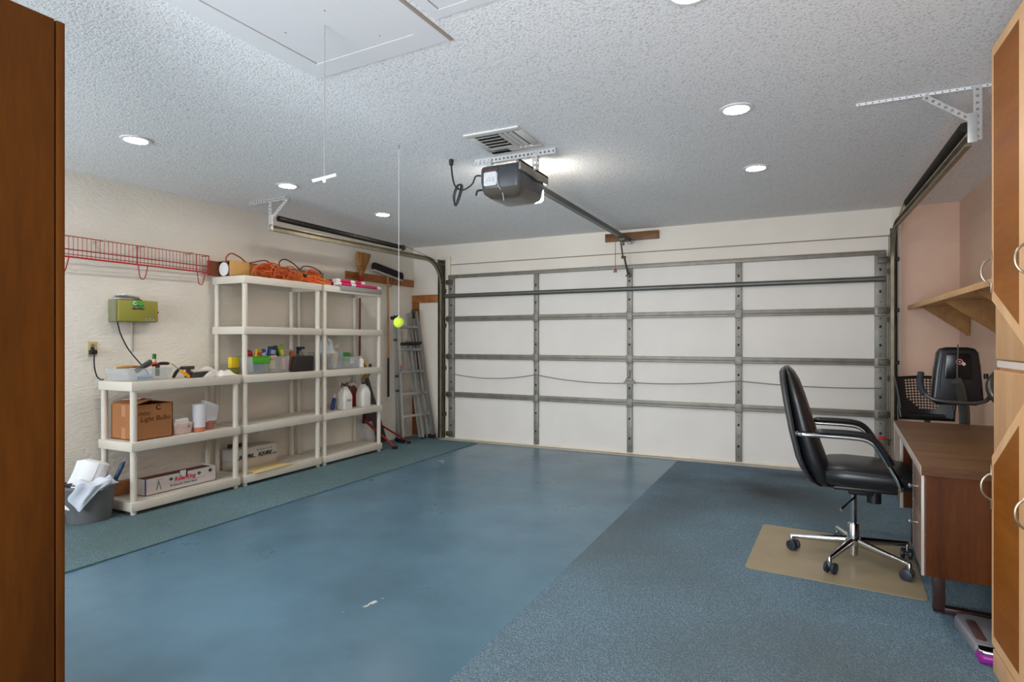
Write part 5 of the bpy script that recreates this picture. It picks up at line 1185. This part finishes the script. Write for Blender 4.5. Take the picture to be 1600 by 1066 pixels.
for s_, nm in ((-1, 'near'), (1, 'far')):
    y = s_ * .275
    path = smooth_path([(-.285, s_ * .235, .742), (-.27, y, .742), (-.15, y, .742), (0, y, .738), (.055, y, .725), (.095, y, .69), (.125, y, .635), (.165, y, .565), (.195, y, .50), (.20, y * .9, .485), (.198, s_ * .21, .482)], 6)
    ar = build('armrest', MB().tube(path, .012, 12), CHROME, t)
    pp = smooth_path([(-.20, y, .763), (-.05, y, .764), (.03, y, .757), (.075, y, .735), (.11, y, .69), (.14, y, .635), (.155, y, .605)], 6)
    build('arm_pad', MB().tube(pp, [.012] + [.0175] * (len(pp) - 2) + [.009], 12, flat=1.5), LEA, ar)
    build('bolt_cap', MB().sphere((-.288, s_ * .243, .742), .016, 14, 8), CHROME, ar); build('bolt_cap', MB().sphere((.198, s_ * .255, .484), .015, 14, 8), CHROME, ar)
build('gas_column', MB().lathe([(.018, .205), (.018, .39)], 0, 0, 20).lathe([(.030, .085), (.030, .205), (.026, .212), (.018, .213)], 0, 0, 24).lathe([(.02, .028), (.024, .03), (.024, .085)], 0, 0, 20), CHROME, t)
build('hub', MB().lathe([(.03, .085), (.042, .09), (.044, .12), (.036, .128), (.03, .128)], 0, 0, 24), CHROME, t)
for k in range(5):
    a = R(174 + 72 * k); c, s_ = math.cos(a), math.sin(a)
    l0, l1 = Vector((.03 * c, .03 * s_, .108)), Vector((.325 * c, .325 * s_, .082))
    lg = build('base_leg', MB().tube([l0, l0.lerp(l1, .5), l1], [.024, .019, .014], 10, flat=.7).lathe([(.011, .045), (.012, .085), (.008, .092)], .325 * c, .325 * s_, 14), CHROME, t)
    ca = R(174 + 72 * k + 60 + 25 * k); d_ = Vector((math.cos(ca), math.sin(ca), 0)); ctr = Vector((.325 * c, .325 * s_, .0305)) + Vector((-d_.y, d_.x, 0)) * .012
    mb = MB()
    for q in (-1, 1): mb.tube([ctr + d_ * q * .010, ctr + d_ * q * .013, ctr + d_ * q * .026, ctr + d_ * q * .029], [.026, .030, .030, .022], 20)
    mb.tube([ctr - d_ * .012, ctr + d_ * .012], .012, 10)
    build('caster', mb, mat('caster_black', (40, 44, 54), .4), lg)

# ------------------------------------------------------------------ wooden wall shelf (right)
SHW = wood('oak_shelf', (176, 128, 78), (214, 166, 110), 'Y', 8, .5); SHB = wood('oak_bracket', (132, 92, 50), (166, 120, 70), 'Y', 8, .55)
t = thing('wall_shelf', 'light wood shelf with triangular brackets on the pink wall', 'shelf', (1.09, 4.9, 1.57))
build('board', MB().box(.90, 1.275, 3.55, 6.525, 1.575, 1.595, .002), SHW, t, True)
build('front_edge', MB().box(.885, .90, 3.55, 6.525, 1.562, 1.60, .003), wood('oak_edge', (198, 152, 100), (226, 184, 132), 'Y', 9, .5), t, True)
for y in (6.16, 5.30, 4.4):
    b = build('bracket', MB().prism([(.93, 1.575), (1.275, 1.575), (1.275, 1.33), (1.25, 1.33)], 'Y', y - .009, y + .009), SHB, t, True)
    build('wall_cleat', MB().box(1.255, 1.279, y + .009, y + .05, 1.32, 1.575, .002), SHB, b, True)
build('back_cleat', MB().box(1.255, 1.279, 3.6, 6.5, 1.535, 1.575, .002), SHB, t, True)

# ------------------------------------------------------------------ recumbent exercise bike behind the desk
t = thing('exercise_bike', 'dark exercise bike with mesh seat back standing behind the desk', 'exercise bike', (.93, 5.3, .009))
BK = mat('bike_black', (20, 21, 24), .3, spec=.6); BM = mat('bike_pewter', (98, 96, 92), .3, .6); GRIP = mat('grip_foam', (44, 50, 58), .75)
build('base_frame', MB().box(.905, .965, 4.80, 6.15, .07, .14, .015).box(.70, 1.17, 4.78, 4.84, .035, .09, .02).box(.68, 1.19, 6.10, 6.16, .035, .09, .02), BM, t, True)
build('floor_foot', MB().box(.69, .74, 4.775, 4.845, .0105, .04, .008).box(1.13, 1.18, 4.775, 4.845, .0105, .04, .008).box(.68, .73, 6.095, 6.165, .0105, .04, .008).box(1.14, 1.19, 6.095, 6.165, .0105, .04, .008), BLACKR, t, True)
build('drive_housing', MB().prism([(4.86, .13), (5.34, .13), (5.38, .32), (5.20, .52), (4.95, .50), (4.86, .34)], 'X', .85, 1.02, .03, 3), BK, t, True)
for s_ in (-1, 1):
    cr = build('crank_arm', MB().tube([(.935 + s_ * .10, 5.12, .32), (.935 + s_ * .115, 5.12 + s_ * .14, .32 - .08 * s_)], .012, 8), CHROME, t, True)
    build('pedal', MB().box(.935 + s_ * .17 - .05, .935 + s_ * .17 + .05, 5.12 + s_ * .14 - .05, 5.12 + s_ * .14 + .05, .32 - .08 * s_ - .012, .32 - .08 * s_ + .012, .006), BLACKP, cr, True)
post = smooth_path([(.955, 4.96, .42), (.985, 4.93, .62), (.987, 4.91, .75), (.975, 4.88, .86), (.945, 4.83, .97), (.925, 4.81, 1.01)], 7)
build('mast', MB().tube(post, .032, 16), BM, t, True)
# console: tapered rounded slab seen from the back
def conp(s_, inset=0): 
    base = [(.795, .885), (.80, .86), (.83, .842), (1.045, .842), (1.075, .86), (1.085, .885), (1.07, 1.10), (1.058, 1.195), (1.04, 1.222), (1.00, 1.232), (.885, 1.232), (.845, 1.222), (.828, 1.195), (.812, 1.08)]
    c = Vector((.94, 1.037)); return [tuple(c + (Vector(p) - c) * s_) for p in base]
cz = build('console', MB().prism(conp(1), 'Y', 4.86, 4.94, .022, 4), BK, t, True)
build('console_recess', MB().prism([(.868, 1.03), (.875, 1.02), (1.01, 1.02), (1.02, 1.03), (1.012, 1.175), (1.0, 1.19), (.885, 1.19), (.876, 1.175)], 'Y', 4.852, 4.862, .004), mat('recess_black', (12, 12, 12), .25), t, True)
build('console_rib', MB().tube([(.835, 4.856, .93), (.842, 4.853, 1.05), (.858, 4.856, 1.18)], [.006, .008, .005], 8), mat('rib_grey', (52, 60, 70), .35), t, True)
em = MB().tube([(.950 + .016 * math.cos(R(a)), 4.851, 1.135 + .016 * math.sin(R(a))) for a in range(0, 360, 20)], .0045, 6, True)
build('emblem', em, mat('emblem_red', (196, 110, 108), .4), t, True)
build('emblem_mark', MB().tube([(.962, 4.850, 1.124), (.976, 4.850, 1.110)], .004, 6).tube([(.968, 4.850, 1.132), (.982, 4.850, 1.118)], .004, 6).sphere((.951, 4.851, 1.135), .005, 8, 6), PAPER, t, True)
build('console_wire', MB().tube(smooth_path([(.941, 4.855, 1.25), (.94, 4.848, 1.20), (.936, 4.848, 1.10), (.938, 4.848, 1.0), (.945, 4.84, .95)], 5), .004, 6), mat('wire_mid', (84, 84, 84), .5), t, True)
bar = smooth_path([(.755, 4.96, .955), (.76, 4.90, .925), (.79, 4.86, .885), (.86, 4.85, .868), (.94, 4.85, .862), (1.02, 4.85, .862), (1.085, 4.86, .875), (1.12, 4.90, .905), (1.13, 4.96, .945)], 6)
build('handlebar', MB().tube(bar, .013, 12), BM, t, True)
build('hand_grip', MB().tube(smooth_path([(.765, 4.885, .91), (.745, 4.90, .945), (.742, 4.93, 1.0), (.75, 4.95, 1.055)], 6), .020, 12), GRIP, t, True)
build('hand_grip', MB().tube(smooth_path([(1.155, 4.86, .88), (1.125, 4.86, .925), (1.12, 4.88, .985), (1.145, 4.90, 1.035), (1.18, 4.92, 1.07)], 6), .026, 12), BM, t, True)
build('pulse_sensor', MB().cyl((1.108, 4.93, 1.02), (1.108, 4.93, 1.055), .013, 10), BLACKP, t, True)
# seat back: perforated sheet
def seatback():
    """curved plate pierced by staggered diamond holes"""
    bm = bmesh.new()
    def P(u, v):
        w = .175 + .035 * v
        return (.885 + (u - .5) * 2 * w, 5.62 + .06 * v - .05 * (2 * u - 1) ** 2, .655 + .33 * v + .012 * math.cos((u - .5) * math.pi))
    nu, nv = 19, 15; inner = []
    for j in range(nv):
        for i in range(nu):
            u0, u1, v0, v1 = i / nu, (i + 1) / nu, j / nv, (j + 1) / nv
            c = [bm.verts.new(P(u0, v0)), bm.verts.new(P(u1, v0)), bm.verts.new(P(u1, v1)), bm.verts.new(P(u0, v1))]
            open_ = 3 <= i < nu - 3 and 3 <= j < nv - 1 and not (j < 7 and (i < 3 + (7 - j) * .8 or i >= nu - 3 - (7 - j) * .8))
            if not open_: bm.faces.new(c); continue
            uc, vc, k = (u0 + u1) / 2, (v0 + v1) / 2, .46
            q = [bm.verts.new(P(uc, v0 + (v1 - v0) * (.5 - k))), bm.verts.new(P(u0 + (u1 - u0) * (.5 + k), vc)), bm.verts.new(P(uc, v0 + (v1 - v0) * (.5 + k))), bm.verts.new(P(u0 + (u1 - u0) * (.5 - k), vc))]
            for a in range(4): bm.faces.new((c[a], c[(a + 1) % 4], q[a])); bm.faces.new((c[(a + 1) % 4], q[(a + 1) % 4], q[a]))
    bmesh.ops.remove_doubles(bm, verts=bm.verts, dist=1e-5)
    mb = MB(); mb.from_bm(bm, 0, False); return mb
o = build('seat_back', seatback(), BK, t, True, fix=False)
md = o.modifiers.new('thickness', 'SOLIDIFY'); md.thickness = .003
build('seat_back_frame', MB().prism([(.70, .648), (1.07, .648), (1.075, .74), (1.05, .75), (1.02, .70), (.75, .70), (.72, .75), (.695, .745)], 'Y', 5.60, 5.66, .012, 3).tube([(.712, 5.575, .74), (.695, 5.60, .88), (.680, 5.63, .985)], .012, 8).tube([(1.058, 5.575, .74), (1.075, 5.60, .88), (1.09, 5.63, .985)], .012, 8), BK, t, True)
build('seat_post', MB().tube([(.93, 5.72, .14), (.93, 5.72, .34)], .03, 12).tube([(.93, 5.72, .36), (.90, 5.68, .66)], .022, 10), BM, t, True)
build('seat', MB().box(.72, 1.13, 5.30, 5.64, .36, .43, .035, 4), BK, t, True)

# ------------------------------------------------------------------ floor vacuum head at the cabinet
t = thing('vacuum_head', 'grey plastic vacuum head with purple front beside the right cabinet', 'vacuum head', (.69, 3.05, .009))
build('shell', MB().prism([(.625, 2.93), (.66, 2.925), (.80, 2.93), (.80, 3.22), (.66, 3.25), (.62, 3.235), (.605, 3.19)], 'Z', .010, .062, .014, 3), mat('smoke_plastic', (150, 148, 154), .3, alpha=.85), t, True)
build('window', MB().prism(rrect(.637, .675, 2.97, 3.17, .016, 4), 'Z', .058, .0645, .002), mat('window_brown', (104, 76, 74), .4), t, True)
build('bumper', MB().prism([(.625, 2.885), (.64, 2.872), (.80, 2.872), (.80, 2.94), (.625, 2.94)], 'Z', .011, .045, .010, 3), mat('purple_plastic', (140, 24, 132), .3), t, True)
build('chrome_band', MB().prism([(.628, 2.892), (.645, 2.88), (.80, 2.88), (.80, 2.94), (.628, 2.94)], 'Z', .044, .06, .007, 3), CHROME, t, True)

# ------------------------------------------------------------------ tall cabinets either side of the camera
CAB_L = wood('brown_stained_ply', (68, 36, 8), (92, 51, 12), 'Z', 5, .6, 0, .08)
t = thing('tall_cabinet', 'tall brown wooden cabinet at the left edge of the photo', 'cabinet', (-2.2, .7, 0))
LX, LZ = -2.02, 2.245
build('side_panel', MB().box(LX - .55, LX, -.3, .985, .001, LZ, .002), CAB_L, t, True)
d = build('door', MB().box(LX - .55, LX - .0005, .99, 1.0135, .05, LZ, .002), wood('brown_door_edge', (72, 38, 9), (94, 53, 13), 'Z', 5, .6, 0, .08), t, True)
build('handle', MB().tube(smooth_path([(LX - .50, 1.012, 1.15), (LX - .50, 1.04, 1.17), (LX - .50, 1.04, 1.23), (LX - .50, 1.012, 1.25)], 5), .005, 8), STEEL, d, True)

OAK = wood('pale_oak', (206, 152, 100), (228, 180, 128), 'Z', 6, .45); OAK_E = wood('pale_oak_edge', (224, 172, 118), (240, 194, 144), 'Z', 6, .4)  # the paler edge oak paints light onto the door bevels
OAK_D = wood('shaded_oak', (134, 74, 14), (156, 92, 24), 'Y', 7, .5, 0, .15)  # same oak darkened: shade on the door faces put into the colour
BRONZE = mat('aged_nickel', (150, 140, 122), .3, .8)
t = thing('pantry_cabinet', 'tall oak cabinet with arched pulls at the right edge of the photo', 'cabinet', (.95, 2.2, 0))
XF, YE = .655, 2.835
build('carcass', MB().box(XF + .024, RIGHT - .004, .35, YE, .09, 2.40, .003), OAK, t, True)
build('counter_gap', MB().box(XF + .016, XF + .04, .35, YE + .0, 1.175, 1.20), mat('gap_white', (214, 200, 190), .6), t, True)
build('upper_panel', MB().box(XF + .010, XF + .026, .36, YE - .004, 1.205, 1.46, .004), OAK, t, True)
build('lower_panel', MB().box(XF + .006, XF + .026, .36, YE + .004, .80, 1.165, .006), OAK, t, True)
build('toe_base', MB().box(XF + .002, RIGHT - .004, .35, YE - .004, .0095, .10, .004), OAK_E, t, True)
def shaped_door(y_far, w, upper, zt, zb, zin):
    """far (handle) edge at y_far, near edge y_far - w; the inner corner is cut on a slant"""
    if upper: poly = [(y_far, zt), (y_far, zb), (y_far - w, zin), (y_far - w, zt)]
    else: poly = [(y_far, zb), (y_far - w, zb), (y_far - w, zin), (y_far, zt)]
    mb = MB(); c = Vector((sum(p[0] for p in poly) / 4, sum(p[1] for p in poly) / 4))
    # inset loop
    def inset(poly, d_):
        out = []; m = len(poly); area = sum(poly[i][0] * poly[(i + 1) % m][1] - poly[(i + 1) % m][0] * poly[i][1] for i in range(m)); sg = 1 if area > 0 else -1
        for i in range(m):
            p0, p1, p2 = Vector(poly[i - 1]), Vector(poly[i]), Vector(poly[(i + 1) % m]); a = (p1 - p0).normalized(); b = (p2 - p1).normalized()
            na, nb = Vector((-a.y, a.x)) * sg, Vector((-b.y, b.x)) * sg
            bis = (na + nb).normalized(); out.append(tuple(p1 + bis * d_ / max(.3, bis.dot(na))))
        return out
    pin = inset(poly, .050); n = 4
    vs = [(XF, y, z) for y, z in poly] + [(XF - .006, y, z) for y, z in pin] + [(XF + .022, y, z) for y, z in poly]
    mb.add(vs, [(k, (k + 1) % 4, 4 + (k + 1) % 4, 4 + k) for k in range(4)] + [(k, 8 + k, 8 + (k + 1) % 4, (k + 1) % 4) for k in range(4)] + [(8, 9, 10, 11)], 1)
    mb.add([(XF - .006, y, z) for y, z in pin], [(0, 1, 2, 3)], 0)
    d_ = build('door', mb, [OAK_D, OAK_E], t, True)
    zc = (zb + .11) if upper else (zt - .115); y = y_far - .012
    h = MB().tube(smooth_path([(XF - .006, y, zc - .05), (XF - .022, y, zc - .038), (XF - .034, y, zc - .015), (XF - .034, y, zc + .015), (XF - .022, y, zc + .038), (XF - .006, y, zc + .05)], 5), .0042, 8)
    for s_ in (-1, 1): h.prism([(y - .006, zc + s_ * .045), (y + .006, zc + s_ * .045), (y + .004, zc + s_ * .078), (y, zc + s_ * .085), (y - .004, zc + s_ * .078)], 'X', XF - .007, XF - .003, .001)
    build('handle', h, BRONZE, d_, True)
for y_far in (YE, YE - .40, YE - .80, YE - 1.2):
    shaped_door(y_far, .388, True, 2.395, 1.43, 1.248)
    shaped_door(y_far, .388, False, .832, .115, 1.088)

# ------------------------------------------------------------------ added daylight, camera, colour management
w = bpy.data.worlds.new('sky'); sc.world = w; w.use_nodes = True
bg = w.node_tree.nodes['Background']; bg.inputs['Color'].default_value = (.62, .78, 1.0, 1); bg.inputs['Strength'].default_value = 1.0
def area(name, loc, rot, sx, sy, energy, col):
    l = bpy.data.lights.new(name, 'AREA'); l.shape = 'RECTANGLE'; l.size = sx; l.size_y = sy; l.energy = energy; l.color = col
    o = bpy.data.objects.new(name, l); COL.objects.link(o); o.location = loc; o.rotation_euler = rot; return o
area('added_doorway_light', ((DX0 + DX1) / 2, FRONT - .1, DZ / 2), (R(125), 0, 0), DX1 - DX0, DZ - .05, 190, (.86, .93, 1.0))  # added area lamp, tilted up to brighten the near ceiling
area('added_window_light', ((WX0 + WX1) / 2, FRONT - .1, (WZ0 + WZ1) / 2), (R(112), 0, 0), WX1 - WX0, WZ1 - WZ0, 120, (.80, .90, 1.0))  # second added lamp, for the left ceiling and the near shelf end
cam = bpy.data.cameras.new('camera'); co = bpy.data.objects.new('camera', cam); COL.objects.link(co)
cam.sensor_width = 36; cam.lens = 36 * 920 / 1600; cam.clip_start = .02
co.location = (0, 0, 1.274); co.rotation_euler = (R(90), 0, math.atan2(452, 920))
sc.camera = co
vs_ = sc.view_settings; sc.display_settings.display_device = 'sRGB'
vs_.view_transform = 'Standard'; vs_.look = 'None'; vs_.gamma = 1.0; vs_.use_curve_mapping = False; vs_.exposure = 0.0
sc.cycles.max_bounces = 10; sc.cycles.diffuse_bounces = 6; sc.cycles.transparent_max_bounces = 12; sc.cycles.use_denoising = True
sc.cycles.sample_clamp_indirect = 6.0
